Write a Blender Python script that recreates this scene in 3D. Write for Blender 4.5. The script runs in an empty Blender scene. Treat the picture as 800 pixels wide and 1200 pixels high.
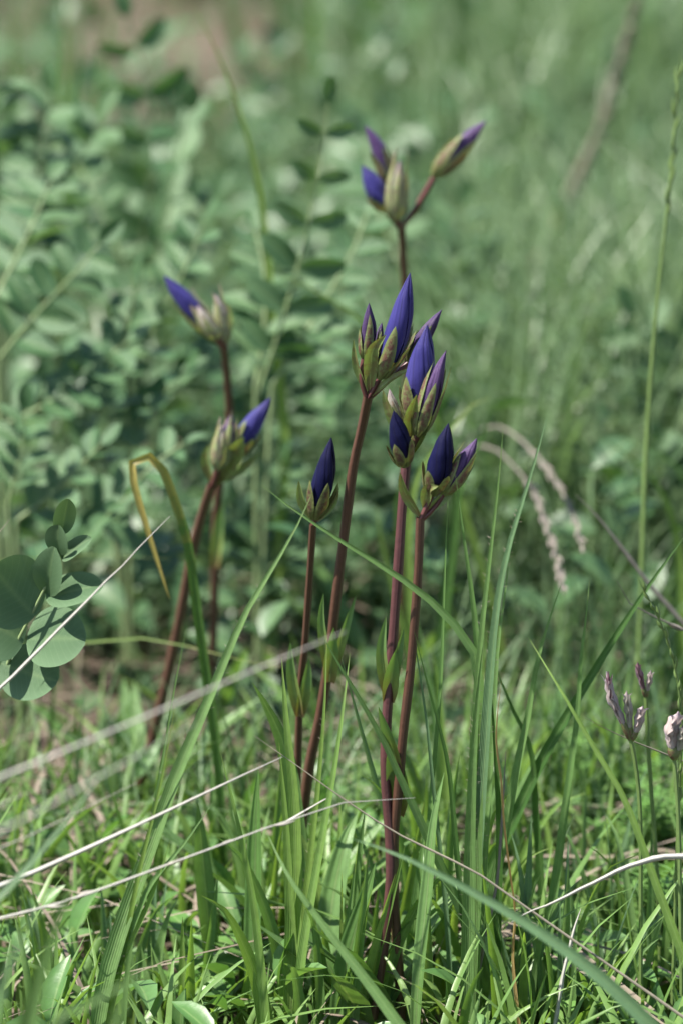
import bpy, math, random
import numpy as np
from mathutils import Vector, Matrix

rng = np.random.default_rng(11)
random.seed(11)
R = math.radians
scene = bpy.context.scene
COL = scene.collection

# ------------------------------------------------------------------ camera
PITCH = R(17.0)
CAM = np.array([0.0, -1.2, 0.524])
DIST = 1.3                      # axial distance at which 1200 photo pixels span 0.30 m
cam = bpy.data.cameras.new('camera')
cam.sensor_fit = 'VERTICAL'
cam.sensor_height = 36.0
cam.lens = 36.0 * DIST / 0.30
cam.clip_start = 0.02
cam.clip_end = 500
cam.dof.use_dof = True
cam.dof.focus_distance = 1.258
cam.dof.aperture_fstop = 9.5
cam.dof.aperture_blades = 9
camo = bpy.data.objects.new('camera', cam)
COL.objects.link(camo)
camo.location = CAM
camo.rotation_euler = (math.pi / 2 - PITCH, 0, 0)
scene.camera = camo

# ------------------------------------------------------------------ sky, sun, exposure
SUN_EL, SUN_AZ = R(60), R(-104)   # azimuth measured from +y (away from camera), clockwise; negative = towards -x
world = bpy.data.worlds.new('World')
scene.world = world
world.use_nodes = True
wn = world.node_tree
wn.nodes.clear()
sky = wn.nodes.new('ShaderNodeTexSky')
sky.sky_type = 'NISHITA'
sky.sun_disc = False
sky.sun_elevation = SUN_EL
sky.sun_rotation = SUN_AZ
bg = wn.nodes.new('ShaderNodeBackground')
bg.inputs['Strength'].default_value = 0.085
wo = wn.nodes.new('ShaderNodeOutputWorld')
wn.links.new(sky.outputs[0], bg.inputs[0])
wn.links.new(bg.outputs[0], wo.inputs[0])
sun = bpy.data.lights.new('sun', 'SUN')
sun.energy = 5.0
sun.angle = R(0.6)
sun.color = (1.0, 0.95, 0.87)
suno = bpy.data.objects.new('sun', sun)
COL.objects.link(suno)
sd = Vector((math.sin(SUN_AZ) * math.cos(SUN_EL), math.cos(SUN_AZ) * math.cos(SUN_EL), math.sin(SUN_EL)))
suno.rotation_euler = sd.to_track_quat('Z', 'Y').to_euler()
suno.location = (0, 0, 3)
vs = scene.view_settings
vs.view_transform = 'Standard'
vs.look = 'None'
vs.gamma = 1
vs.use_curve_mapping = False
vs.exposure = 1.4
scene.cycles.use_denoising = True
scene.cycles.max_bounces = 8
scene.cycles.diffuse_bounces = 5
scene.cycles.transmission_bounces = 6
scene.cycles.glossy_bounces = 3
scene.cycles.sample_clamp_indirect = 6

# ------------------------------------------------------------------ helpers
FW = np.array([0, math.cos(PITCH), -math.sin(PITCH)])
UP = np.array([0, math.sin(PITCH), math.cos(PITCH)])
K = 0.30 / 1200 / DIST


def at(px, py, Y):
    """point of the vertical plane y = Y that is seen at a photo pixel"""
    d = FW + np.array([1., 0, 0]) * (px - 400) * K - UP * (py - 600) * K
    return CAM + d * (Y - CAM[1]) / d[1]


def ground_at(px, py):
    d = FW + np.array([1., 0, 0]) * (px - 400) * K - UP * (py - 600) * K
    return CAM + d * (-CAM[2] / d[2])


def mpp(p):
    """metres per photo pixel at a point"""
    return K * float(np.dot(np.asarray(p) - CAM, FW))


def nrm(v):
    return v / (np.linalg.norm(v, axis=-1, keepdims=True) + 1e-12)


def smooth(pts, n):
    pts = np.asarray(pts, float)
    if len(pts) == 2:
        t = np.linspace(0, 1, n)[:, None]
        return pts[0] * (1 - t) + pts[1] * t
    p = np.vstack([2 * pts[0] - pts[1], pts, 2 * pts[-1] - pts[-2]])
    seg = np.linalg.norm(np.diff(pts, axis=0), axis=1)
    cum = np.concatenate([[0], np.cumsum(seg)])
    s = np.linspace(0, cum[-1], n)
    i = np.clip(np.searchsorted(cum, s, side='right') - 1, 0, len(seg) - 1)
    u = ((s - cum[i]) / seg[i])[:, None]
    a, b, c, d = p[i], p[i + 1], p[i + 2], p[i + 3]
    return 0.5 * (2 * b + (c - a) * u + (2 * a - 5 * b + 4 * c - d) * u ** 2 + (3 * b - a - 3 * c + d) * u ** 3)


def trace(px, Y0, Y1=None, root=True, n=16, straight=False):
    """px: photo trace from tip to base; Y0 depth of the base, Y1 of the tip. Returns base->tip points."""
    Y1 = Y0 if Y1 is None else Y1
    m = len(px)
    w = [at(q[0], q[1], Y1 + (Y0 - Y1) * (i / (m - 1)) ** 0.8) for i, q in enumerate(px)]
    if root and w[-1][2] > 0.003:
        p, d = w[-1], w[-1] - w[-2]
        d = d / np.linalg.norm(d)
        if straight and d[2] < -0.05:
            e = p + d * (p[2] + 0.004) / -d[2]
            w.append((p + e) / 2)
            w.append(e)
        else:
            h = p[2]
            q = p + np.array([d[0], d[1], 0]) * h * 0.55
            q[2] = h * 0.45
            q2 = p + np.array([d[0], d[1], 0]) * h * 0.75
            q2[2] = -0.004
            w += [q, q2]
    w = w[::-1]
    return smooth(w, n)


def mesh_from(name, V, F, uv=None, rnd=None, mat=None, smooth_shade=True):
    me = bpy.data.meshes.new(name)
    V = np.asarray(V, np.float32)
    F = np.asarray(F, np.int32)
    me.vertices.add(len(V))
    me.vertices.foreach_set('co', V.ravel())
    nf, k = F.shape
    me.loops.add(nf * k)
    me.loops.foreach_set('vertex_index', F.ravel())
    me.polygons.add(nf)
    me.polygons.foreach_set('loop_start', np.arange(0, nf * k, k, dtype=np.int32))
    me.polygons.foreach_set('use_smooth', np.full(nf, smooth_shade))
    me.update(calc_edges=True)
    if uv is not None:
        ul = me.uv_layers.new(name='UVMap')
        ul.data.foreach_set('uv', np.asarray(uv, np.float32)[F.ravel()].ravel())
    if rnd is not None:
        a = me.attributes.new('rnd', 'FLOAT', 'POINT')
        a.data.foreach_set('value', np.asarray(rnd, np.float32))
    if mat is not None:
        me.materials.append(mat)
    return me


def grid_faces(n, m, wrap=False, off=0):
    """n rows, m columns"""
    i = np.arange(n - 1)[:, None]
    j = np.arange(m if wrap else m - 1)[None, :]
    j2 = (j + 1) % m
    a = i * m + j
    b = i * m + j2
    c = (i + 1) * m + j2
    d = (i + 1) * m + j
    return np.stack([a, b, c, d], -1).reshape(-1, 4) + off


def frames(P, face=0.0, twist=0.0, ref=None):
    T = nrm(np.gradient(P, axis=0))
    if ref is None:
        ref = nrm(CAM - P.mean(0))
    ref = np.broadcast_to(ref, T.shape)
    S = nrm(np.cross(T, ref))
    N = np.cross(S, T)
    a = (face + twist * np.linspace(0, 1, len(P)))[:, None]
    return T, S * np.cos(a) + N * np.sin(a), N * np.cos(a) - S * np.sin(a)


def ribbon(P, W, face=0.0, twist=0.0, fold=0.25, cols=5, ref=None, wav=0.0):
    P = np.asarray(P)
    n = len(P)
    W = np.asarray(W)
    T, S, N = frames(P, face, twist, ref)
    v = np.linspace(-1, 1, cols)
    prof = np.abs(v) ** 1.3
    V = P[:, None, :] + S[:, None, :] * (v[None, :, None] * W[:, None, None] * 0.5) \
        + N[:, None, :] * ((prof[None, :, None] - 0.4) * W[:, None, None] * 0.5 * fold)
    if wav:
        ph = rng.uniform(0, 6, 2)
        u = np.linspace(0, 1, n)
        for sgn, p0 in ((-1, ph[0]), (1, ph[1])):
            V += N[:, None, :] * (np.maximum(0, v * sgn)[None, :, None] * (np.sin(u * 17 + p0) * W * wav)[:, None, None])
    u = np.linspace(0, 1, n)
    UV = np.stack(np.broadcast_arrays(u[:, None], (v[None, :] + 1) / 2), -1).reshape(-1, 2)
    return V.reshape(-1, 3), grid_faces(n, cols), UV


def tube(P, rad, seg=8, ridge=0.0):
    P = np.asarray(P)
    n = len(P)
    rad = np.broadcast_to(np.asarray(rad, float), (n,))
    T, S, N = frames(P)
    th = np.linspace(0, 2 * math.pi, seg, endpoint=False)
    rr = 1 + ridge * np.cos(th * 4)
    V = P[:, None, :] + (S[:, None, :] * (np.cos(th) * rr)[None, :, None] + N[:, None, :] * (np.sin(th) * rr)[None, :, None]) * rad[:, None, None]
    UV = np.stack(np.broadcast_arrays(np.linspace(0, 1, n)[:, None], (th / 2 / math.pi)[None, :]), -1).reshape(-1, 2)
    return V.reshape(-1, 3), grid_faces(n, seg, True), UV


class Bag:
    def __init__(s): s.V, s.F, s.U, s.n = [], [], [], 0

    def add(s, vfu):
        V, F, U = vfu
        s.V.append(V); s.F.append(F + s.n); s.U.append(U); s.n += len(V)
        return s

    def get(s): return np.vstack(s.V), np.vstack(s.F), np.vstack(s.U)


def thing(name, label, cat, loc, group=None):
    o = bpy.data.objects.new(name, None)
    o.empty_display_size = 0.01
    COL.objects.link(o)
    o.location = loc
    o['label'] = label
    o['category'] = cat
    if group: o['group'] = group
    o['_org'] = [float(c) for c in loc]
    return o


def part(name, vfu, mat, parent, label=None):
    """mesh in world coordinates, stored relative to the origin of its thing"""
    V, F, U = vfu
    org = np.array(parent['_org'][:])
    me = mesh_from(name, np.asarray(V) - org, F, U, None, mat)
    o = bpy.data.objects.new(name, me)
    COL.objects.link(o)
    o.parent = parent
    o['_org'] = [float(c) for c in org]
    if label: o['label'] = label
    return o


# ------------------------------------------------------------------ materials
def newmat(name):
    m = bpy.data.materials.new(name)
    m.use_nodes = True
    t = m.node_tree
    t.nodes.clear()
    return m, t


class NT:
    def __init__(s, t): s.t = t

    def n(s, typ, **kw):
        o = s.t.nodes.new(typ)
        for k, v in kw.items(): setattr(o, k, v)
        return o

    def link(s, a, b): s.t.links.new(a, b)

    def val(s, x, sock):
        if hasattr(x, 'is_output'): s.link(x, sock)
        else: sock.default_value = x

    def math(s, op, a, b=0.0, c=0.0, clamp=False):
        o = s.n('ShaderNodeMath', operation=op, use_clamp=clamp)
        s.val(a, o.inputs[0]); s.val(b, o.inputs[1])
        if len(o.inputs) > 2: s.val(c, o.inputs[2])
        return o.outputs[0]

    def mix(s, f, a, b, blend='MIX'):
        o = s.n('ShaderNodeMix', data_type='RGBA', blend_type=blend)
        s.val(f, o.inputs[0])
        for x, k in ((a, 6), (b, 7)):
            if hasattr(x, 'is_output'): s.link(x, o.inputs[k])
            else: o.inputs[k].default_value = (*x, 1) if len(x) == 3 else x
        return o.outputs[2]

    def ramp(s, f, lo, hi, a=0.0, b=1.0):
        o = s.n('ShaderNodeMapRange', clamp=True)
        s.val(f, o.inputs[0])
        for k, x in zip((1, 2, 3, 4), (lo, hi, a, b)): o.inputs[k].default_value = x
        return o.outputs[0]

    def noise(s, scale, detail=3.0, rough=0.6, vec=None):
        o = s.n('ShaderNodeTexNoise')
        o.inputs['Scale'].default_value = scale
        o.inputs['Detail'].default_value = detail
        o.inputs['Roughness'].default_value = rough
        if vec is not None: s.link(vec, o.inputs['Vector'])
        return o.outputs['Fac']


def leaf_mat(name, ca, cb, tip=None, tip_start=0.7, trans=0.35, rough=0.42, spec=0.45, ribs=0, mid=0.0,
             edge=None, mass=False, spots=0.0, tcol=None, base=None, noise_scale=260, net=False, bump=0.35, blotch=None):
    m, t = newmat(name)
    q = NT(t)
    if mass:
        rn = q.n('ShaderNodeAttribute', attribute_name='rnd').outputs['Fac']
    else:
        rn = q.n('ShaderNodeObjectInfo').outputs['Random']
    tc = q.n('ShaderNodeTexCoord')
    uv = q.n('ShaderNodeSeparateXYZ')
    q.link(tc.outputs['UV'], uv.inputs[0])
    u, v = uv.outputs[0], uv.outputs[1]
    col = q.mix(rn, ca, cb)
    ns = q.noise(noise_scale, 4, 0.65, tc.outputs['Object'])
    col = q.mix(q.ramp(ns, 0.3, 0.72, 0.0, 0.55), col, q.mix(0.5, (0, 0, 0), cb))
    if base is not None:
        col = q.mix(q.ramp(u, 0.0, 0.28, 0.85, 0.0), col, base)
    vc = q.math('ABSOLUTE', q.math('SUBTRACT', v, 0.5))
    if mid:
        col = q.mix(q.ramp(vc, 0.0, 0.07, mid, 0.0), col, (0.32, 0.42, 0.18))
    if edge is not None:
        col = q.mix(q.math('MULTIPLY', q.ramp(vc, 0.18, 0.48), q.ramp(ns, 0.25, 0.6, 0.5, 1.0)), col, edge)
    if tip is not None:
        f = q.math('ADD', u, q.math('MULTIPLY', q.math('SUBTRACT', ns, 0.5), 0.35))
        col = q.mix(q.ramp(f, tip_start, tip_start + 0.25), col, tip)
    if blotch is not None:
        n3 = q.noise(noise_scale * 1.6, 3, 0.7, tc.outputs['Object'])
        col = q.mix(q.ramp(n3, 0.46, 0.60, 0, .8), col, blotch)
    if spots:
        n2 = q.noise(noise_scale * 3.5, 2, 0.5, tc.outputs['Object'])
        col = q.mix(q.ramp(n2, 0.66, 0.74, 0, spots), col, (0.10, 0.06, 0.025))
    h = ns
    if ribs:
        w = q.math('SINE', q.math('MULTIPLY', v, ribs * 2 * math.pi))
        col = q.mix(q.ramp(w, -1, 1, 0.22, 0.0), col, q.mix(0.6, (0, 0, 0), ca))
        h = q.math('ADD', q.math('MULTIPLY', w, 0.6), ns)
    if net:
        # side veins running obliquely from the midrib
        w = q.math('SINE', q.math('MULTIPLY', q.math('SUBTRACT', u, q.math('MULTIPLY', vc, 0.55)), 62))
        vein = q.ramp(w, 0.80, 1.0, 0.0, 0.05)
        col = q.mix(vein, col, (0.30, 0.40, 0.24))
        h = q.math('SUBTRACT', ns, vein)
    bp = q.n('ShaderNodeBump')
    bp.inputs['Strength'].default_value = bump
    bp.inputs['Distance'].default_value = 0.0004
    q.link(h, bp.inputs['Height'])
    bs = q.n('ShaderNodeBsdfPrincipled')
    q.link(col, bs.inputs['Base Color'])
    bs.inputs['Roughness'].default_value = rough
    bs.inputs['Specular IOR Level'].default_value = spec
    q.link(bp.outputs[0], bs.inputs['Normal'])
    tr = q.n('ShaderNodeBsdfTranslucent')
    q.link(q.mix(1.0, col, tcol or (1.25, 1.3, 0.55), 'MULTIPLY'), tr.inputs['Color'])
    mx = q.n('ShaderNodeMixShader')
    mx.inputs[0].default_value = trans
    q.link(bs.outputs[0], mx.inputs[1])
    q.link(tr.outputs[0], mx.inputs[2])
    out = q.n('ShaderNodeOutputMaterial')
    q.link(mx.outputs[0], out.inputs[0])
    return m


GM = {
    'bright': leaf_mat('grass_bright', (0.16, 0.29, 0.065), (0.22, 0.34, 0.085), ribs=7, mid=0.35, trans=0.42, tip=(0.30, 0.29, 0.12), tip_start=0.93),
    'mid': leaf_mat('grass_mid', (0.125, 0.24, 0.072), (0.165, 0.28, 0.095), ribs=7, mid=0.3, trans=0.38, tip=(0.28, 0.26, 0.12), tip_start=0.95),
    'blue': leaf_mat('grass_blue', (0.115, 0.215, 0.10), (0.155, 0.26, 0.135), ribs=8, mid=0.25, trans=0.33, rough=0.38),
    'dark': leaf_mat('grass_dark', (0.055, 0.135, 0.030), (0.075, 0.16, 0.040), ribs=6, mid=0.2, trans=0.40),
    'lime': leaf_mat('grass_lime', (0.165, 0.27, 0.06), (0.21, 0.31, 0.08), ribs=5, trans=0.42, tip=(0.40, 0.36, 0.15), tip_start=0.9),
    'yellow': leaf_mat('grass_yellowing', (0.08, 0.165, 0.04), (0.09, 0.18, 0.05), ribs=5, trans=0.35, tip=(0.40, 0.31, 0.09), tip_start=0.58, spots=0.9),
    'dry': leaf_mat('grass_dry', (0.32, 0.28, 0.21), (0.38, 0.34, 0.27), ribs=4, trans=0.22, rough=0.6, spec=0.3, tcol=(0.9, 0.8, 0.6), noise_scale=420),
    'white': leaf_mat('grass_bleached', (0.40, 0.37, 0.31), (0.48, 0.45, 0.39), ribs=4, trans=0.22, rough=0.55, spec=0.3, tcol=(0.9, 0.85, 0.7), noise_scale=500),
    'chalk': leaf_mat('grass_chalk', (0.50, 0.48, 0.43), (0.58, 0.56, 0.51), ribs=4, trans=0.22, rough=0.55, spec=0.3, tcol=(0.9, 0.85, 0.7), noise_scale=600),
    'rust': leaf_mat('grass_rust', (0.34, 0.24, 0.09), (0.40, 0.30, 0.12), ribs=4, trans=0.25, rough=0.6, tcol=(1, 0.7, 0.3), spots=0.5, noise_scale=500),
    'mauve': leaf_mat('grass_seed', (0.20, 0.175, 0.150), (0.28, 0.25, 0.21), trans=0.2, rough=0.6, spec=0.3, tcol=(0.9, 0.8, 0.6), noise_scale=600),
    'greenstalk': leaf_mat('grass_stalk', (0.17, 0.26, 0.075), (0.20, 0.30, 0.10), trans=0.2, ribs=4),
    'mass': leaf_mat('grass_mass', (0.090, 0.175, 0.075), (0.175, 0.255, 0.125), mass=True, trans=0.36, rough=0.4, tcol=(1.1, 1.2, 0.75)),
    'sward': leaf_mat('grass_sward', (0.125, 0.24, 0.062), (0.20, 0.32, 0.095), mass=True, trans=0.40, rough=0.4),
    'litter': leaf_mat('dead_grass', (0.14, 0.105, 0.078), (0.33, 0.28, 0.22), mass=True, trans=0.12, rough=0.7, spec=0.2, tcol=(0.9, 0.8, 0.6), noise_scale=300),
}
M_LANCE = leaf_mat('gentian_leaf', (0.105, 0.215, 0.055), (0.15, 0.26, 0.085), mid=0.5, ribs=3, trans=0.32, rough=0.4, spec=0.4)
M_VETCH = leaf_mat('vetch_leaf', (0.060, 0.128, 0.052), (0.088, 0.160, 0.072), mid=0.12, edge=(0.10, 0.175, 0.085), net=True, trans=0.22, rough=0.5, spec=0.4, noise_scale=330, bump=0.5)
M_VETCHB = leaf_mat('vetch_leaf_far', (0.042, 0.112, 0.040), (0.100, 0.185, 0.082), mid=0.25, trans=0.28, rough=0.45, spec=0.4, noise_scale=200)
M_RACHIS = leaf_mat('vetch_stalk', (0.19, 0.26, 0.11), (0.23, 0.30, 0.14), trans=0.1, rough=0.55)
M_HERB = leaf_mat('herb_leaf', (0.095, 0.22, 0.045), (0.14, 0.27, 0.07), mid=0.4, net=True, trans=0.35, rough=0.35)
M_HERBM = leaf_mat('herb_mass', (0.085, 0.20, 0.05), (0.14, 0.26, 0.09), mass=True, mid=0.3, trans=0.35, rough=0.4)
M_STEM = leaf_mat('gentian_stem', (0.082, 0.039, 0.026), (0.098, 0.046, 0.032), trans=0.0, rough=0.42, spec=0.4, ribs=5, noise_scale=420, base=(0.15, 0.10, 0.05))
M_STEMP = leaf_mat('gentian_stem_purple', (0.080, 0.029, 0.031), (0.092, 0.036, 0.038), trans=0.0, rough=0.42, spec=0.4, ribs=5, noise_scale=420, base=(0.12, 0.07, 0.035))
M_PED = leaf_mat('gentian_pedicel', (0.085, 0.030, 0.026), (0.12, 0.040, 0.040), trans=0.0, rough=0.45, ribs=3)
M_SHEATH = leaf_mat('gentian_sheath', (0.17, 0.23, 0.06), (0.20, 0.26, 0.075), mid=0.5, trans=0.28, tip=(0.12, 0.21, 0.07), tip_start=0.35, base=(0.16, 0.085, 0.045), rough=0.42)
M_BRACT = leaf_mat('gentian_bract', (0.15, 0.19, 0.055), (0.19, 0.24, 0.08), mid=0.5, trans=0.28, base=(0.17, 0.07, 0.045), edge=(0.17, 0.25, 0.08), rough=0.42, blotch=(0.15, 0.13, 0.055), bump=.6)
M_SEPAL = leaf_mat('gentian_sepal', (0.13, 0.055, 0.050), (0.15, 0.075, 0.055), edge=(0.20, 0.27, 0.085), trans=0.22, tip=(0.15, 0.19, 0.06), tip_start=0.72, rough=0.45, noise_scale=500, base=(0.17, 0.20, 0.06), blotch=(0.16, 0.20, 0.075), bump=.8)
M_SEPALP = leaf_mat('gentian_sepal_pale', (0.30, 0.33, 0.15), (0.26, 0.31, 0.11), edge=(0.36, 0.42, 0.22), trans=0.28, tip=(0.34, 0.22, 0.24), tip_start=0.75, rough=0.45, noise_scale=500, blotch=(0.22, 0.15, 0.12), bump=.8)
M_SEPALD = leaf_mat('gentian_sepal_dark', (0.075, 0.035, 0.030), (0.09, 0.05, 0.03), edge=(0.13, 0.17, 0.05), trans=0.15, tip=(0.14, 0.17, 0.05), tip_start=0.75, rough=0.45, noise_scale=500, base=(0.11, 0.12, 0.04), blotch=(0.10, 0.12, 0.04), bump=.8)


def petal_mat(name, ca, cb, ctip, trans=0.18, rough=0.5, sheen=.10, spec=.35):
    m, t = newmat(name)
    q = NT(t)
    tc = q.n('ShaderNodeTexCoord')
    uv = q.n('ShaderNodeSeparateXYZ')
    q.link(tc.outputs['UV'], uv.inputs[0])
    u, v = uv.outputs[0], uv.outputs[1]
    mp = q.n('ShaderNodeMapping')
    mp.inputs['Scale'].default_value = (2.0, 26, 1)
    q.link(tc.outputs['UV'], mp.inputs[0])
    st = q.noise(1.0, 3, 0.6, mp.outputs[0])
    col = q.mix(q.ramp(st, 0.3, 0.7), ca, cb)
    col = q.mix(q.ramp(u, 0.75, 1.0, 0.0, 0.6), col, ctip)
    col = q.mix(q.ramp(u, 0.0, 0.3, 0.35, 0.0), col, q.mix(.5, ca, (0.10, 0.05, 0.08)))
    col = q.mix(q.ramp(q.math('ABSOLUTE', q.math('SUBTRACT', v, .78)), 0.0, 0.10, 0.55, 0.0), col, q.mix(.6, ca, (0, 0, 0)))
    bp = q.n('ShaderNodeBump')
    bp.inputs['Strength'].default_value = 0.5
    bp.inputs['Distance'].default_value = 0.0004
    q.link(q.math('ADD', st, q.math('MULTIPLY', q.noise(1600, 2, 0.5, tc.outputs['Object']), 0.4)), bp.inputs['Height'])
    bs = q.n('ShaderNodeBsdfPrincipled')
    q.link(col, bs.inputs['Base Color'])
    bs.inputs['Roughness'].default_value = rough
    bs.inputs['Specular IOR Level'].default_value = spec
    bs.inputs['Sheen Weight'].default_value = sheen
    bs.inputs['Sheen Tint'].default_value = (0.6, 0.6, 1, 1)
    q.link(bp.outputs[0], bs.inputs['Normal'])
    tr = q.n('ShaderNodeBsdfTranslucent')
    q.link(col, tr.inputs['Color'])
    mx = q.n('ShaderNodeMixShader')
    mx.inputs[0].default_value = trans
    q.link(bs.outputs[0], mx.inputs[1])
    q.link(tr.outputs[0], mx.inputs[2])
    out = q.n('ShaderNodeOutputMaterial')
    q.link(mx.outputs[0], out.inputs[0])
    return m


PM = {
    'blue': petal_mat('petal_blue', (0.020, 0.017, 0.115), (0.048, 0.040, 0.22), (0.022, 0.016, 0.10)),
    'shaded': petal_mat('petal_shaded', (0.0016, 0.0020, 0.019), (0.0032, 0.0036, 0.046), (0.003, 0.0025, 0.026), trans=0.05, rough=0.6, sheen=.0, spec=.18),  # blue petal with shade put into its colour, for the unlit buds
    'violet': petal_mat('petal_violet', (0.052, 0.022, 0.085), (0.11, 0.062, 0.17), (0.07, 0.024, 0.11)),
    'dusk': petal_mat('petal_dusk', (0.035, 0.018, 0.060), (0.06, 0.028, 0.10), (0.05, 0.02, 0.10), trans=0.1),
    'pale': petal_mat('petal_pale', (0.36, 0.34, 0.26), (0.46, 0.42, 0.36), (0.40, 0.26, 0.34), trans=0.3),
    'wither': petal_mat('petal_withered', (0.40, 0.30, 0.28), (0.55, 0.47, 0.44), (0.40, 0.33, 0.40), trans=0.3, rough=0.7),
    'witherbud': petal_mat('petal_withered_dark', (0.18, 0.09, 0.11), (0.27, 0.15, 0.16), (0.15, 0.07, 0.10), trans=0.2, rough=0.7),
}


def soil_mat():
    m, t = newmat('soil')
    q = NT(t)
    tc = q.n('ShaderNodeTexCoord')
    P = tc.outputs['Object']
    a = q.noise(9, 6, 0.6, P)
    b = q.noise(130, 6, 0.7, P)
    col = q.mix(q.ramp(a, 0.3, 0.7), (0.085, 0.062, 0.045), (0.16, 0.125, 0.10))
    col = q.mix(q.ramp(b, 0.35, 0.7, 0, 0.8), col, (0.05, 0.036, 0.026))
    # beyond the blades that are built, the meadow's green takes over
    d = q.n('ShaderNodeVectorMath', operation='LENGTH')
    q.link(P, d.inputs[0])
    col = q.mix(q.ramp(d.outputs['Value'], 3.0, 6.0, 0, 0.9), col, (0.09, 0.15, 0.055))
    bp = q.n('ShaderNodeBump')
    bp.inputs['Strength'].default_value = 0.9
    bp.inputs['Distance'].default_value = 0.004
    q.link(b, bp.inputs['Height'])
    bs = q.n('ShaderNodeBsdfPrincipled')
    q.link(col, bs.inputs['Base Color'])
    bs.inputs['Roughness'].default_value = 0.95
    bs.inputs['Specular IOR Level'].default_value = 0.15
    q.link(bp.outputs[0], bs.inputs['Normal'])
    out = q.n('ShaderNodeOutputMaterial')
    q.link(bs.outputs[0], out.inputs[0])
    return m


# ------------------------------------------------------------------ ground
def build_ground():
    s = np.linspace(-1, 1, 181)
    ax = np.sinh(s * 5.2) / math.sinh(5.2) * 70
    ay = ax + 0.4
    X, Yv = np.meshgrid(ax, ay)
    Z = (0.004 * np.sin(X * 31 + 1) * np.cos(Yv * 27) + 0.003 * np.sin(X * 71 + Yv * 53) + 0.006 * np.sin(X * 6 + 2) * np.sin(Yv * 5)) * .5 - 0.006
    V = np.stack([X, Yv, Z], -1).reshape(-1, 3)
    me = mesh_from('ground', V, grid_faces(181, 181), V[:, :2], None, soil_mat())
    o = bpy.data.objects.new('ground', me)
    COL.objects.link(o)
    o['kind'] = 'structure'
    o['label'] = 'brown crumbly soil showing between the grass stems'


build_ground()


def blade_mass(x, y, h, w, lean, bend, az, rows=6, rnd=None, z0=None, cols=2):
    """many grass blades in one mesh; arrays of equal length"""
    n = len(x)
    t = np.linspace(0, 1, rows)
    dx, dy = np.cos(az), np.sin(az)
    hor = (lean[:, None] * t + bend[:, None] * t ** 2.2) * h[:, None]
    ver = h[:, None] * (t[None, :] - 0.45 * np.minimum(bend, 1.6)[:, None] * t ** 2.6)
    ver = np.maximum(ver, 0.002)
    C = np.stack([x[:, None] + dx[:, None] * hor, y[:, None] + dy[:, None] * hor, ver - 0.004], -1)
    if z0 is not None: C[..., 2] += z0[:, None]
    fa = az + math.pi / 2 + rng.normal(0, 0.6, n)
    S = np.stack([np.cos(fa), np.sin(fa), np.zeros(n)], -1)
    wp = np.minimum(1, 0.65 + t * 1.5) * np.clip(1 - t ** 2.4, 0.03, 1)
    off = S[:, None, :] * (w[:, None] * wp[None, :])[..., None] * 0.5
    if cols == 3:
        mid = C + np.stack([-S[:, 1], S[:, 0], np.zeros(n)], -1)[:, None, :] * (w[:, None] * wp[None, :])[..., None] * 0.22
        V = np.stack([C - off, mid, C + off], 2)
    else:
        V = np.stack([C - off, C + off], 2)            # n, rows, cols, 3
    base = (np.arange(n) * rows * cols)[:, None, None]
    F = (grid_faces(rows, cols)[None] + base).reshape(-1, 4)
    uv = np.broadcast_to(np.stack(np.broadcast_arrays(t[:, None], np.linspace(0, 1, cols)[None, :]), -1), (n, rows, cols, 2)).reshape(-1, 2)
    r = rng.random(n) if rnd is None else rnd
    return V.reshape(-1, 3), F, uv, np.repeat(r, rows * cols)


def stuff(name, data, mat, label):
    V = np.vstack([d[0] for d in data])
    offs = np.cumsum([0] + [len(d[0]) for d in data[:-1]])
    F = np.vstack([d[1] + o for d, o in zip(data, offs)])
    U = np.vstack([d[2] for d in data])
    r = np.concatenate([d[3] for d in data])
    me = mesh_from(name, V, F, U, r, mat)
    o = bpy.data.objects.new(name, me)
    COL.objects.link(o)
    o['kind'] = 'stuff'
    o['label'] = label
    o['category'] = name.replace('_', ' ')
    return o


def patch(x, y, cx, cy, rx, ry):
    return ((x - cx) / rx) ** 2 + ((y - cy) / ry) ** 2 < 1


BARE = []
for px, py, rx, ry in ((230, 100, .07, .26), (55, 40, .06, .25), (380, 830, .02, .03), (290, 925, .035, .03), (30, 890, .05, .05), (560, 880, .03, .04)):
    g = ground_at(px, py)
    BARE.append((g[0], g[1], rx, ry))


def keep(x, y, p=0.93):
    k = np.ones(len(x), bool)
    for b in BARE: k &= ~(patch(x, y, *b) & (rng.random(len(x)) < p))
    return k


def scatter(n, y0, y1, half0, half1, power=1.0):
    y = y0 + (y1 - y0) * rng.random(n) ** power
    f = (y - y0) / (y1 - y0)
    x = (rng.random(n) * 2 - 1) * (half0 + (half1 - half0) * f)
    k = keep(x, y)
    return x[k], y[k]


def clumped(x, y, f=14):
    return 0.5 + 0.25 * np.sin(x * f + 1.3 * np.sin(y * f * .6)) + 0.25 * np.sin(y * f * .8 + 2 * np.sin(x * f * .5) + 1)


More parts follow.
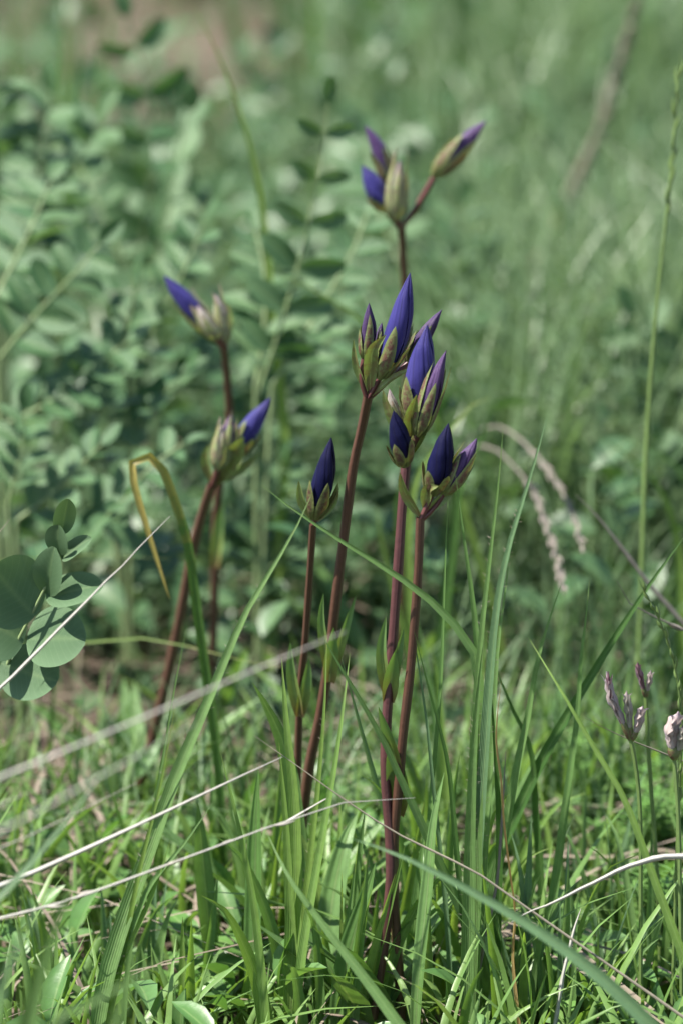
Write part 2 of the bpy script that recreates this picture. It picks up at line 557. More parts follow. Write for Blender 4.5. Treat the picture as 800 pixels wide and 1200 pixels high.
def build_grass():
    D = []
    # far meadow behind the herbs
    x, y = scatter(34000, 0.34, 3.6, 0.34, 1.0, 1.15)
    c = clumped(x, y)
    h = (0.06 + 0.09 * c + 0.05 * rng.random(len(x))) * np.where((x < 0.03) & (y < 1.3), 0.65, 1.0)
    D.append(blade_mass(x, y, h, rng.uniform(.0010, .0034, len(x)), rng.normal(.12, .25, len(x)), rng.gamma(2, .25, len(x)), rng.uniform(0, 6.28, len(x)), 6, np.clip(c * .6 + rng.normal(.25, .2, len(x)), 0, 1)))
    # fine meadow behind the gentians on the open side
    x, y = scatter(7000, 0.10, 0.55, 0.30, 0.36)
    k = rng.random(len(x)) < np.where(x > 0.01, 1.0, 0.45)
    x, y = x[k], y[k]
    h = 0.03 + 0.075 * clumped(x, y, 22) * rng.uniform(.5, 1, len(x))
    D.append(blade_mass(x, y, h, rng.uniform(.0007, .0020, len(x)), rng.normal(.15, .25, len(x)), rng.gamma(2, .22, len(x)), rng.uniform(0, 6.28, len(x)), 6))
    stuff('grass', D, GM['mass'], 'dense green meadow grass filling the ground behind the gentians')
    # low sward round the gentians' feet
    D = []
    x, y = scatter(4200, -0.24, 0.22, 0.22, 0.30)
    k = ~((np.abs(x - .0125) < .010) & (y < .005) & (y > -.16))
    x, y = x[k], y[k]
    h = rng.uniform(.022, .066, len(x)) * np.where(y < -0.06, 0.8, 1.0) * (.6 + .6 * clumped(x, y, 45))
    D.append(blade_mass(x, y, h, rng.uniform(.0016, .0042, len(x)), rng.normal(.12, .2, len(x)), rng.gamma(2, .2, len(x)), rng.uniform(0, 6.28, len(x)), 7, cols=3))
    stuff('sward', D, GM['sward'], 'short fresh grass crowding the feet of the gentians')
    # dead grass lying on the soil
    x, y = scatter(2600, -0.25, 1.6, 0.30, 0.6, 1.3)
    k = (y > .03) | (rng.random(len(x)) < .12)
    x, y = x[k], y[k]
    n = len(x)
    stuff('dead_grass_litter', [blade_mass(x, y, rng.uniform(.02, .07, n), rng.uniform(.0008, .003, n), rng.uniform(.8, 1.2, n), rng.uniform(1.5, 2.2, n), rng.uniform(0, 6.28, n), 5, None, rng.uniform(0.002, .006, n))],
          GM['litter'], 'matted grey-brown dead grass lying on the soil')


build_grass()


# ------------------------------------------------------------------ gentians
CORT = np.array([0, .10, .22, .40, .58, .76, .90, .97, 1.0])
CORR = np.array([.50, .66, .86, 1.0, .93, .66, .33, .13, .02])


def bud_frame(b, t):
    A = t - b
    L = np.linalg.norm(A)
    A = A / L
    S = nrm(np.cross(A, CAM - b))
    return A, S, np.cross(S, A), L


def prof(t): return np.interp(t, CORT, CORR)


def build_bud(plant, base, tip, Rm, kind='blue', sepal='red', t_sep=0.5, start=0.0, spin=0.0, name='bud', tw=1.5, nsep=5, label=None):
    A, S, N, L = bud_frame(base, tip)

    bx_, by_ = rng.normal(0, .05), rng.normal(0, .05)

    def surf(t, th, r): return base + A * (t * L)[..., None] + (S * bx_ + N * by_) * (L * t * (1 - t) * 2)[..., None] + (S * np.cos(th)[..., None] + N * np.sin(th)[..., None]) * r[..., None]
    # calyx tube is the bud's own mesh
    tt = np.linspace(-0.04, 0.17, 9)
    th = np.linspace(0, 2 * math.pi, 14, endpoint=False)
    T, TH = np.meshgrid(tt, th, indexing='ij')
    rr = Rm * np.interp(T, [-.04, 0, .06, .12, .17], [.22, .40, .66, .80, .86])
    V = surf(T, TH, rr).reshape(-1, 3)
    U = np.stack([(T + .04) * .6, (TH / 2 / math.pi * 5) % 1], -1).reshape(-1, 2)
    sm = {'red': M_SEPAL, 'pale': M_SEPALP, 'dark': M_SEPALD}[sepal]
    o = part(name, (V, grid_faces(9, 14, True), U), sm, plant, label)
    # five petals rolled over one another, spiralling to the point
    for i in range(5):
        t = np.linspace(0.06, 1, 18)
        s = np.linspace(0, 1, 7)
        T, Sg = np.meshgrid(t, s, indexing='ij')
        span = 1.75 * (1 - 0.2 * T)
        TH = spin + 2 * math.pi * i / 5 + tw * T ** 1.3 + Sg * span
        wob = 1 + 0.03 * np.sin(T * 9 + i * 2) + 0.02 * np.sin(T * 23 + Sg * 5 + i) + .03 * np.sin(Sg * 9 + i)
        r = Rm * prof(T) * wob * (0.70 + 0.36 * Sg ** 0.7) * (1 - 0.16 * (np.abs(Sg - .5) * 2) ** 2 * (Sg > .5))
        tz = T + 0.012 * np.sin(i * 2.4) * T - 0.02 * (np.abs(Sg - .5) * 2) ** 2 * (T > .8)
        V = surf(tz, TH, r).reshape(-1, 3)
        U = np.stack([T, Sg], -1).reshape(-1, 2)
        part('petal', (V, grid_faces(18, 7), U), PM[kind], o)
    for j in range(nsep):
        ln = t_sep * rng.uniform(.8, 1.35) + .06
        t = np.linspace(0, 1, 12)
        v = np.linspace(-1, 1, 5)
        T, Vv = np.meshgrid(t, v, indexing='ij')
        hw = 0.58 * np.clip(1 - T ** 1.7, 0, 1) ** 0.8 * (0.8 + .3 * np.minimum(1, T * 4))
        TH = spin + 0.6 + 2 * math.pi * j / nsep + Vv * hw + 0.15 * T
        tb = -0.02 + T * ln
        fl = rng.uniform(0.04, 0.34)
        r = Rm * (np.interp(tb, [-.04, 0, .08, .2, .34, .6, .9], [.26, .46, .80, 1.03, 1.10, 1.02, .6]) + 0.13 * (1 - np.abs(Vv)) * (1 - T) ** .6 + .03 * np.sin(T * 11 + j * 2) * Vv + fl * T ** 3 + 0.05 * T)
        V = surf(tb, TH, r).reshape(-1, 3)
        U = np.stack([T, (Vv + 1) / 2], -1).reshape(-1, 2)
        part('sepal', (V, grid_faces(12, 5), U), sm, o)
    return o


def leaf_w(n, W, k=0.42, base=0.35):
    u = np.linspace(0, 1, n)
    f = np.where(u < k, base + (1 - base) * np.sin(u / k * math.pi / 2), np.cos((u - k) / (1 - k) * math.pi / 2) ** 0.85)
    return W * np.maximum(f, 0.01)


def lance(plant, px, wpx, Y0, Y1=None, mat=None, face=0.0, fold=0.5, name='leaf', n=12, k=.42, base=.35, wav=0.0, root=False, label=None, twist=0.0):
    P = trace(px, Y0, Y1, root, n)
    wpx = wpx * (1.25 if mat is M_LANCE else 1.0)
    return part(name, ribbon(P, leaf_w(n, wpx * mpp(P[n // 2]), k, base), face, twist, fold, 5, wav=wav), mat or M_BRACT, plant, label)


def gentian(label, stem, Y0, Y1, width, buds, bracts=(), leaves=(), sheaths=(), mat=None, basal=0):
    P = trace(stem, Y0, Y1, True, 40)
    root = P[0].copy(); root[2] = 0
    g = thing('gentian_plant', label, 'gentian', root, 'gentian plants in bud')
    m = mpp(P[-1])
    u = np.linspace(0, 1, 40)
    rad = width * m * 0.5 * (1.08 - 0.22 * u) * (1 + 0.04 * np.sin(u * 40))
    part('stem', tube(P, rad, 12, 0.07), mat or M_STEM, g)
    node = P[-1]
    for b in buds:
        bx, by, tx, ty, w, kind, sep, tsep = b[:8]
        ex = b[8] if len(b) > 8 else {}
        y0 = Y1 + ex.get('y0', 0.0)
        y1 = Y1 + ex.get('y1', 0.0)
        base, tip = at(bx, by, y0), at(tx, ty, y1)
        d = nrm(tip - base)
        lab = ex.get('label')
        build_bud(g, base, tip, w * m * 0.5, kind, sep, tsep, spin=ex.get('spin', rng.uniform(0, 6)), label=lab)
        Q = smooth([node - (P[-1] - P[-2]) * .3, node * .45 + base * .55 - d * .001 + np.array([ex.get('bow', 0), 0, 0]), base + d * 0.0006], 10)
        part('pedicel', tube(Q, np.linspace(ex.get('pw', 6.5), ex.get('pw', 6.5) * 1.1, 10) * m * 0.5, 8), M_PED, g)
    for (px, w, face, yo) in bracts:
        lance(g, px, w, Y1, Y1 + yo, M_BRACT, face, 0.55, 'bract')
    for (px, w, face, yo) in sheaths:
        yy = Y0 + (Y1 - Y0) * 0.5
        lance(g, px, w * 1.45, yy, yy + yo, M_SHEATH, face * .6, 0.6, 'stem_leaf', base=.7, k=.3)
    for (px, w, face, y0, yo) in leaves:
        lance(g, px, w, y0, y0 + yo, M_LANCE, face, 0.35, 'leaf', 16, .5, .4, wav=.03, root=True)
    for i in range(basal):
        a = rng.uniform(0, 6.28)
        ln = rng.uniform(.035, .07)
        up = rng.uniform(.5, .9)
        d = np.array([math.cos(a), math.sin(a) * .8, 0])
        Q = smooth([root, root + d * ln * .35 + np.array([0, 0, ln * up * .6]), root + d * ln * .7 + np.array([0, 0, ln * up])], 14)
        part('leaf', ribbon(Q, leaf_w(14, rng.uniform(.006, .0095), .5, .4), 0, 0, .3, 5, ref=np.array([0, 0, 1.0]) + d * -.6, wav=.04), M_LANCE, g)
    return g


F = -0.004   # a bract or bud standing this much nearer than its stem
gentian('gentian with a slender royal blue bud flanked by small dark side buds',
        [(431, 464), (424, 500), (414, 545), (404, 620), (394, 700), (386, 770), (376, 835), (364, 890), (357, 940), (352, 985)], .035, .012, 12,
        [(446, 440, 480, 320, 31, 'blue', 'red', .36, dict(spin=1.0)),
         (427, 418, 432, 355, 19, 'dusk', 'red', .62, dict(bow=-.0012)),
         (438, 420, 447, 378, 12, 'dusk', 'red', .7, dict(y0=.005, y1=.006)),
         (478, 425, 517, 363, 20, 'dusk', 'dark', .58, dict(y0=.006, y1=.008))],
        [([(414, 397), (417, 428), (430, 462)], 9, 0.5, -.002), ([(452, 392), (437, 410), (434, 430), (433, 458)], 17, 0, -.007), ([(484, 430), (455, 446), (434, 464)], 9, .5, -.003)],
        [([(296, 800), (318, 838), (336, 885), (345, 960)], 20, .2, .02, -.01), ([(362, 962), (352, 1020), (345, 1080)], 16, .4, .03, .0)],
        [([(379, 695), (377, 730), (384, 785)], 8, .6, -.004), ([(417, 697), (402, 745), (389, 790)], 8, -.5, .0), ([(391, 735), (389, 765), (386, 800)], 12, 0, -.006)], basal=4)

gentian('tallest gentian cluster with three crowded blue, violet and dark buds on a purple stem',
        [(476, 536), (471, 590), (467, 650), (461, 735), (456, 800), (452, 860), (452, 920), (457, 985), (457, 1040), (447, 1120), (436, 1192)], -.012, 0.0, 12,
        [(484, 492, 500, 381, 36, 'blue', 'red', .34, dict(spin=.3)),
         (490, 508, 522, 411, 24, 'violet', 'red', .66, dict(y0=-.003, y1=-.002, spin=2)),
         (473, 545, 461, 481, 27, 'shaded', 'dark', .42, dict(y0=-.007, y1=-.008, label='dark half-hidden side bud')),
         (470, 505, 456, 456, 15, 'pale', 'pale', .8, dict(y0=.002, y1=.002))],
        [([(448, 456), (455, 480), (473, 520)], 13, .5, 0), ([(488, 462), (481, 490), (480, 520)], 16, 0, -.009), ([(507, 487), (494, 510), (480, 535)], 12, .5, -.006), ([(460, 500), (462, 520), (474, 548)], 10, .3, -.004)],
        [([(420, 950), (405, 985), (392, 1040), (385, 1090)], 24, .15, .01, .02), ([(440, 1010), (425, 1060), (405, 1130), (395, 1200)], 20, .3, -.02, .0)],
        [([(452, 722), (447, 765), (453, 812)], 10, .5, -.003), ([(473, 735), (464, 775), (456, 815)], 9, -.6, 0), ([(463, 762), (459, 790), (455, 822)], 13, 0, -.006),
         ([(459, 862), (461, 890), (466, 925), (464, 955)], 18, .1, -.006)], mat=M_STEMP, basal=5)

gentian('gentian with a plump near-black navy bud and one purple side bud',
        [(492, 606), (490, 660), (486, 720), (480, 790), (472, 860), (466, 930), (461, 990), (462, 1060), (465, 1110)], -.008, -.012, 11,
        [(506, 578, 525, 496, 31, 'shaded', 'dark', .30, dict(spin=1.4)),
         (519, 578, 558, 514, 23, 'violet', 'red', .70, dict(y0=.002, y1=.003, bow=.001))],
        [([(468, 553), (474, 578), (492, 606)], 12, .4, -.003), ([(541, 558), (522, 580), (494, 606)], 12, -.3, .003), ([(513, 570), (501, 574), (497, 595)], 14, .2, -.006)],
        [([(520, 905), (508, 960), (500, 1040)], 14, .5, -.02, .01)],
        [([(443, 828), (456, 868), (466, 900)], 10, .5, -.008)], basal=4)

gentian('slim gentian carrying a single upright blue bud coloured dark as in shade, crossed by two grass tips',
        [(367, 614), (364, 660), (361, 705), (357, 760), (352, 810), (350, 860), (348, 930), (345, 980)], .045, .02, 9,
        [(369, 606, 388, 513, 28, 'shaded', 'dark', .36, dict(spin=.5))],
        [([(350, 563), (354, 588), (367, 610)], 11, .4, -.002), ([(396, 566), (389, 588), (371, 611)], 12, -.4, .001)],
        [([(303, 900), (300, 960), (298, 1040)], 18, .5, .0, .0)],
        [([(340, 752), (342, 790), (351, 838)], 10, .5, -.003), ([(362, 770), (359, 800), (351, 840)], 10, -.4, .0)], basal=3)

gentian('leaning gentian with one blue bud and pale pinkish buds in a green cup',
        [(249, 568), (238, 600), (226, 645), (216, 700), (205, 755), (194, 805), (184, 845), (168, 910)], .16, .125, 12,
        [(266, 540, 317, 466, 27, 'blue', 'red', .46, dict(spin=.2)),
         (258, 548, 272, 483, 20, 'violet', 'pale', .78, dict(y0=-.003, y1=-.002)),
         (255, 550, 262, 497, 18, 'pale', 'pale', .85, dict(y0=-.004, y1=-.004))],
        [([(286, 512), (274, 535), (252, 566)], 26, .1, -.010), ([(245, 520), (241, 540), (249, 566)], 11, .4, -.002), ([(306, 530), (285, 548), (254, 566)], 11, -.5, .002)],
        [([(232, 940), (236, 985), (242, 1050)], 18, .1, .02, -.01)], [], basal=5)

gentian('gentian with a long blue bud pointing sideways beside a pale green one',
        [(262, 405), (266, 440), (269, 490), (262, 540), (254, 600), (252, 680), (250, 750), (247, 800)], .22, .17, 10,
        [(248, 388, 192, 323, 25, 'blue', 'pale', .46, dict(spin=.8, pw=9)),
         (262, 402, 253, 345, 20, 'pale', 'pale', .9, dict(y0=-.003, y1=-.003, pw=9)),
         (256, 396, 232, 358, 17, 'pale', 'pale', .85, dict(y0=-.006, y1=-.006, pw=9))],
        [([(267, 355), (268, 380), (262, 404)], 14, .3, .002), ([(222, 378), (240, 390), (260, 404)], 10, .3, .002)],
        [], [([(262, 590), (257, 620), (252, 665)], 10, .4, -.003)], basal=4)

gentian('forked gentian with two purple buds, a blue and a pale green one',
        [(470, 264), (472, 300), (476, 360), (478, 430), (477, 500), (474, 600), (470, 700), (462, 790), (452, 860)], .27, .205, 10,
        [(457, 218, 427, 147, 21, 'violet', 'red', .66, dict(spin=.4, bow=-.001)),
         (455, 246, 424, 194, 27, 'blue', 'red', .34, dict(spin=.4, y0=-.004, y1=-.004)),
         (464, 256, 468, 187, 24, 'pale', 'pale', .9, dict(y0=-.007, y1=-.007, pw=8)),
         (509, 205, 569, 141, 24, 'violet', 'red', .60, dict(spin=1.5, bow=.001))],
        [([(456, 232), (458, 250), (468, 264)], 12, .3, -.004), ([(500, 222), (490, 242), (473, 264)], 8, .3, .002)],
        [], [([(470, 560), (468, 600), (474, 650)], 10, .4, -.003)], basal=4)


# ------------------------------------------------------------------ grasses, traced tufts
def bw(n, W, tipk=2.0):
    u = np.linspace(0, 1, n)
    return W * np.minimum(1, 0.62 + u * 1.6) * np.clip(1 - u ** tipk, 0.015, 1) ** 0.9


def blade(t, px, w, Y0, Y1=None, mat='mid', face=0.0, fold=0.45, n=22, straight=False, tipk=2.0, twist=0.0, name='blade', hairs=0):
    P = trace(px, Y0, Y1, True, n, straight)
    W = bw(n, 1.35 * w * mpp(P[int(n * .6)]), tipk)
    o = part(name, ribbon(P, W, face, twist, fold, 5), GM[mat], t)
    if hairs:
        b = Bag()
        T, S, N = frames(P, face, twist)
        for k in range(hairs):
            f = rng.uniform(.15, .85) * (n - 1)
            i = int(f)
            p = P[i] + (P[min(i + 1, n - 1)] - P[i]) * (f - i)
            sg = rng.choice([-1, 1])
            e = p + S[i] * sg * W[i] * .5
            d = nrm(S[i] * sg + N[i] * rng.normal(0, .5) + T[i] * rng.uniform(.2, .9))
            b.add(ribbon(np.stack([e - d * .0002, e + d * rng.uniform(.0006, .0014)]), np.array([.00010, .00003]), 0, 0, 0, 2))
        h = part('fringe_hairs', b.get(), GM['dry'], o)
        h['kind'] = 'stuff'
    return o


def tuft(label, root_px, Y, blades, name='grass_tuft', cat='grass', group=None):
    p = at(root_px[0], root_px[1], Y)
    t = thing(name, label, cat, (p[0], p[1], 0), group)
    for b in blades:
        kw = b[4] if len(b) > 4 else {}
        blade(t, b[0], b[1], Y + b[2][0], Y + b[2][1], b[3], **kw)
    return t


tuft('tall hairy-edged grass tuft beside the navy-budded gentian, one blade crossing the gentian stems', (553, 1190), -.02, [
    ([(589, 500), (584, 560), (574, 650), (564, 740), (556, 840), (551, 950), (548, 1080)], 9, (0, .0), 'mid', dict(face=.4, hairs=70)),
    ([(642, 484), (622, 555), (596, 640), (582, 710), (573, 800), (566, 900), (556, 1040), (548, 1160)], 13, (0, -.004), 'blue', dict(face=.5, hairs=110)),
    ([(533, 556), (543, 630), (553, 700), (559, 760), (561, 830), (560, 900)], 11, (.005, .005), 'mid', dict(face=.3)),
    ([(525, 572), (522, 640), (519, 720), (516, 800), (508, 900), (500, 1000)], 6, (.01, .02), 'mid', dict(face=.5)),
    ([(306, 568), (345, 598), (400, 634), (455, 668), (500, 700), (535, 735), (556, 768), (562, 830), (560, 920)], 12, (.0, .012), 'mid', dict(face=.2)),
    ([(567, 745), (562, 790), (555, 870), (551, 960), (548, 1100)], 13, (-.004, -.004), 'mid', dict(face=.15, hairs=60)),
    ([(573, 790), (580, 880), (585, 980), (583, 1080)], 9, (.01, .0), 'dark', dict(face=.5)),
    ([(485, 740), (499, 795), (514, 850), (526, 905), (534, 990)], 7, (.0, .0), 'dark', dict(face=.4)),
    ([(480, 720), (490, 780), (500, 850), (508, 930)], 5, (.01, .01), 'blue', dict(face=.2)),
    ([(600, 620), (592, 690), (583, 760), (577, 860)], 8, (.02, .03), 'mid', dict(face=.6)),
])
tuft('two slim pale grass shoots standing under the drooping dry seed heads', (615, 1100), .0, [
    ([(658, 682), (642, 730), (630, 772), (618, 840), (604, 905), (592, 970)], 11, (0, .01), 'mid', dict(face=.3)),
    ([(690, 680), (686, 725), (680, 775), (676, 840), (668, 900), (655, 1000)], 9, (.0, .01), 'mid', dict(face=.3)),
])
tuft('dark glossy broad blade leaning behind the withered pink flowers', (600, 960), .03, [
    ([(806, 622), (760, 686), (722, 744), (684, 806), (640, 880), (606, 950)], 12, (0, .0), 'dark', dict(face=.2)),
    ([(571, 760), (600, 830), (622, 880), (628, 960)], 9, (0, 0), 'dark', dict(face=.5)),
])
tuft('long yellow-green blade sloping down past the withered flowers to the corner', (815, 1160), -.05, [
    ([(618, 746), (640, 782), (662, 818), (698, 880), (732, 938), (768, 1035), (800, 1120)], 9, (0, .03), 'bright', dict(face=.3, straight=True)),
])
tuft('broad blue-green blade arching low over the turf with its tip by the gentian stems', (800, 1230), -.13, [
    ([(410, 982), (470, 1003), (540, 1038), (605, 1075), (665, 1115), (720, 1160), (775, 1215)], 17, (0, .035), 'blue', dict(face=.15, straight=True)),
], name='grass_shoot')
tuft('straight mid-green blade slanting across the foot of the tallest gentian cluster', (480, 1225), -.09, [
    ([(312, 974), (340, 1030), (385, 1092), (430, 1150), (470, 1205)], 13, (0, .03), 'mid', dict(face=.15, straight=True)),
], name='grass_shoot')
tuft('tall pale green blade leaning toward the single-budded gentian', (165, 1050), -.045, [
    ([(364, 582), (345, 622), (318, 668), (288, 718), (262, 778), (236, 840), (210, 900), (188, 960)], 17, (0, .02), 'mid', dict(face=.15, tipk=1.5, hairs=60)),
    ([(219, 735), (206, 800), (196, 860), (184, 930)], 5, (0, 0), 'mid', dict(face=.3)),
])
tuft('yellow-green stems and pale strap blades beneath the single-budded gentian', (345, 1180), -.015, [
    ([(383, 745), (380, 830), (372, 930), (362, 1020), (350, 1120), (342, 1200)], 7, (0, .02), 'lime', dict(face=.3, hairs=40)),
    ([(330, 770), (336, 850), (344, 930), (346, 1010), (344, 1080)], 16, (0, .01), 'bright', dict(face=.1)),
    ([(410, 765), (402, 830), (392, 900), (378, 980)], 9, (0, .02), 'bright', dict(face=.3)),
    ([(372, 735), (395, 775), (425, 825), (450, 870), (466, 905)], 10, (.0, .0), 'mid', dict(face=.2, straight=True)),
    ([(327, 870), (335, 960), (340, 1060)], 12, (0, .0), 'bright', dict(face=.4)),
    ([(258, 880), (278, 960), (296, 1050), (306, 1130), (312, 1200)], 9, (-.03, -.02), 'bright', dict(face=.2)),
    ([(400, 770), (430, 880), (450, 950)], 8, (.03, .02), 'blue', dict(face=.2)),
])
tuft('hairy yellow-green grass stem with a joint, behind the crossing bleached stalks', (140, 1150), -.05, [
    ([(206, 825), (193, 895), (180, 955), (164, 1020), (152, 1080), (140, 1140)], 6, (0, .0), 'lime', dict(face=.3, hairs=60)),
    ([(250, 940), (215, 990), (178, 1035), (160, 1075)], 8, (0, .0), 'mid', dict(face=.3)),
    ([(200, 985), (178, 1050), (150, 1110)], 9, (0, .0), 'bright', dict(face=.3)),
])
tuft('soft dark green blade crossing in front of the bleached stalks at the corner', (-60, 1110), -.17, [
    ([(128, 898), (95, 940), (55, 990), (10, 1040), (-30, 1080)], 18, (0, .02), 'blue', dict(face=.2, straight=True)),
], name='grass_shoot')
tuft('tuft of wide soft grass blades standing before the bleached stalks', (40, 1260), -.27, [
    ([(95, 1010), (70, 1075), (48, 1140), (30, 1210)], 34, (0, .0), 'mid', dict(face=.1)),
    ([(60, 1040), (20, 1110), (-10, 1190)], 24, (0, .0), 'blue', dict(face=.2)),
    ([(200, 1120), (150, 1150), (90, 1185), (50, 1220)], 20, (0, .02), 'mid', dict(face=.1)),
    ([(165, 1080), (150, 1150), (130, 1220)], 22, (0, .0), 'mid', dict(face=.4)),
])
tuft('bent yellowing blade folded over behind the bleached thread-like stalk', (230, 800), .09, [
    ([(199, 702), (186, 662), (172, 618), (158, 570), (154, 545), (168, 534), (188, 545), (208, 595), (222, 645), (232, 720)], 8.5, (0, -.01), 'yellow', dict(face=.1, n=34, tipk=7)),
], name='grass_shoot')
tuft('very long thin lime blade arching up behind the gentian with the sideways bud', (322, 800), .28, [
    ([(226, 4), (252, 55), (276, 115), (298, 190), (312, 280), (320, 380), (332, 480), (334, 560), (326, 650), (316, 740)], 11, (0, .0), 'lime', dict(face=.3, n=34)),
    ([(345, 560), (338, 620), (322, 720)], 14, (0, .02), 'bright', dict(face=.3)),
])
tuft('lime blade arching low between two gentian clusters', (560, 620), .24, [
    ([(318, 316), (345, 328), (385, 350), (425, 376), (470, 420), (505, 480), (530, 560)], 9, (0, .0), 'lime', dict(face=.3)),
], name='grass_shoot')
tuft('yellow-green bent blade behind the navy-budded gentian', (500, 830), .2, [
    ([(573, 466), (560, 468), (540, 488), (515, 520), (490, 556), (478, 620), (480, 720)], 11, (0, .0), 'lime', dict(face=.3)),
    ([(574, 468), (570, 500), (555, 530), (540, 560), (530, 640)], 12, (0, .0), 'dark', dict(face=.2)),
    ([(440, 590), (448, 640), (462, 700)], 8, (0, 0), 'lime', dict(face=.4)),
])
tuft('pale arching blade curving over beside the fine stalk with a seed head', (790, 800), .22, [
    ([(702, 514), (730, 530), (762, 558), (785, 600), (796, 660), (797, 730)], 10, (0, .0), 'lime', dict(face=.2)),
    ([(715, 508), (745, 518), (790, 545), (830, 600)], 9, (0.05, .05), 'mid', dict(face=.2)),
])
tuft('upright pale blades standing against the bare brown soil', (60, 500), .7, [
    ([(76, -30), (76, 60), (72, 140), (68, 230), (62, 320)], 12, (0, .0), 'lime', dict(face=.2)),
    ([(92, 10), (90, 90), (84, 170), (74, 260)], 14, (0, .0), 'mid', dict(face=.2)),
    ([(14, -30), (18, 80), (20, 180), (30, 290)], 14, (0, .0), 'mid', dict(face=.2)),
    ([(138, -20), (122, 60), (108, 150)], 13, (.1, .1), 'mid', dict(face=.2)),
])
tuft('blurred broad meadow blades fanning out above the forked gentian', (330, 380), 1.15, [
    ([(250, -40), (275, 30), (305, 110), (330, 190)], 18, (0, .0), 'mid', dict(face=.2)),
    ([(330, -60), (335, 40), (345, 150)], 16, (0, .0), 'dark', dict(face=.2)),
    ([(372, -50), (365, 40), (352, 150)], 18, (0, .0), 'bright', dict(face=.2)),
    ([(440, -40), (420, 50), (390, 150)], 18, (.1, .1), 'mid', dict(face=.2)),
])


# ------------------------------------------------------------------ dry stalks and seed heads
def stalk(label, px, w, Y0, Y1, mat='dry', name='dry_stalk', cat='dry stalk', flat=False, straight=True, tips=(), heads=None, group=None, n=26, twist=0.0, kink=0.0):
    P = trace(px, Y0, Y1, True, n, straight)
    if kink:
        P = P + np.cumsum(rng.normal(0, kink, P.shape), 0) * np.linspace(0, 1, n)[:, None]
    t = thing(name, label, cat, (P[0][0], P[0][1], max(0, P[0][2])), group)
    m = mpp(P[-1])
    u = np.linspace(0, 1, n)
    if flat:
        part('blade', ribbon(P, bw(n, w * m), .2, twist, .7, 5), GM[mat], t)
    else:
        rv = np.interp(u, np.linspace(0, 1, 14), rng.uniform(.82, 1.14, 14)) * np.interp(u * 8.3 % 1, [0, .06, .94, 1], [1.16, 1, 1, 1.16])
        part('stalk', tube(P, w * m * .5 * (1 - .55 * u ** 2) * (1 - .8 * u ** 9) * rv, 10, .24 if kink else .13), GM[mat], t)
    for q in tips:
        Q = trace(q[0], Y1, Y1, False, 8)
        part('branch', tube(Q, np.linspace(q[1], q[1] * .4, 8) * m * .5, 6), GM[mat], t)
    if heads:
        a, b, cnt, sl, sw, hm = heads      # stretch of the stalk that bears spikelets
        T, S, N = frames(P)
        for k in range(cnt):
            f = (a + (b - a) * k / cnt) * (n - 1)
            i = min(int(f), n - 2)
            p = P[i] + (P[i + 1] - P[i]) * (f - i)
            ang = k * 2.4 + rng.uniform(-.4, .4)
            sd_ = S[i] * math.cos(ang) + N[i] * math.sin(ang)
            L = sl * m * rng.uniform(.7, 1.2)
            d = nrm(T[i] + sd_ * rng.uniform(.08, .28))
            Q = smooth([p, p + d * L * .5 + sd_ * L * .05, p + d * L], 7)
            part('spikelet', tube(Q, sw * m * .5 * np.array([.3, .8, 1, .95, .75, .4, .06]), 6), GM[hm], t)
    return t


stalk('long blurred bleached stalk reaching up toward the stem of the lone blue-budded gentian', [(404, 740), (345, 765), (275, 795), (190, 832), (95, 872), (0, 912), (-70, 940)], 11, -.22, -.16, 'chalk')
stalk('faint bleached stalk lying under the longest one, pointing at the leaning gentian stem', [(228, 848), (170, 880), (110, 912), (55, 945), (0, 975), (-60, 1005)], 11, -.27, -.20, 'chalk')
stalk('crisp white flattened stalk running low over the grass to the soil gap', [(331, 887), (290, 906), (235, 932), (170, 963), (105, 993), (40, 1022), (-30, 1050)], 8, -.09, -.05, 'chalk')
stalk('thin bleached grass stalk with a sparse forked seed head', [(486, 935), (440, 938), (400, 941), (362, 952), (318, 968), (262, 990), (200, 1012), (120, 1042), (40, 1066), (-30, 1084)], 5, -.10, -.05, 'chalk',
      tips=(([(382, 936), (358, 950), (336, 963)], 3.5),), heads=(.72, .95, 9, 22, 4, 'white'))
stalk('short bleached stalk end lying parallel beneath the crisp white one', [(161, 917), (135, 930), (100, 947), (50, 972), (0, 996), (-40, 1012)], 6, -.13, -.09, 'white')
stalk('short pale stalk stub poking in at the edge beside the round-leaved vetch', [(34, 928), (10, 940), (-30, 958)], 7, -.15, -.14, 'white')
stalk('wispy white thread-like dry stalk with a frayed twisted tip in front of the vetch leaf', [(198, 598), (186, 612), (172, 624), (160, 640), (140, 660), (118, 680), (80, 720), (40, 762), (0, 800), (-50, 850)], 4.5, -.05, -.035, 'chalk', n=40, kink=.00022)
stalk('curled white dead blade lying across the turf', [(608, 1080), (636, 1066), (665, 1052), (700, 1034), (738, 1014), (770, 1003), (806, 998), (850, 1010), (890, 1050)], 7, -.06, -.06, 'chalk', 'dead_blade', 'dead grass', False, False, n=44, kink=.00022)
stalk('thin frayed white straw hanging below the curled dead blade', [(684, 1066), (672, 1100), (660, 1145), (650, 1200)], 5, -.045, -.04, 'chalk', kink=.00012)
stalk('thin tan twig slanting across the two joined gentian stems', [(298, 862), (345, 895), (405, 938), (462, 975), (512, 1000), (560, 1024), (600, 1052)], 3.2, -.05, -.03, 'dry')
stalk('curly orange-brown dead blade twisting down inside the tall grass tuft', [(587, 798), (583, 830), (581, 870), (587, 915), (590, 960), (597, 1020), (603, 1070), (601, 1120), (606, 1180)], 7, -.03, -.035, 'rust', 'dead_blade', 'dead grass', True, False, twist=3.0, n=34)
stalk('brown hair-thin twig arching beside the withered flowers', [(684, 840), (705, 852), (740, 868), (785, 886)], 3, .0, -.02, 'dry')
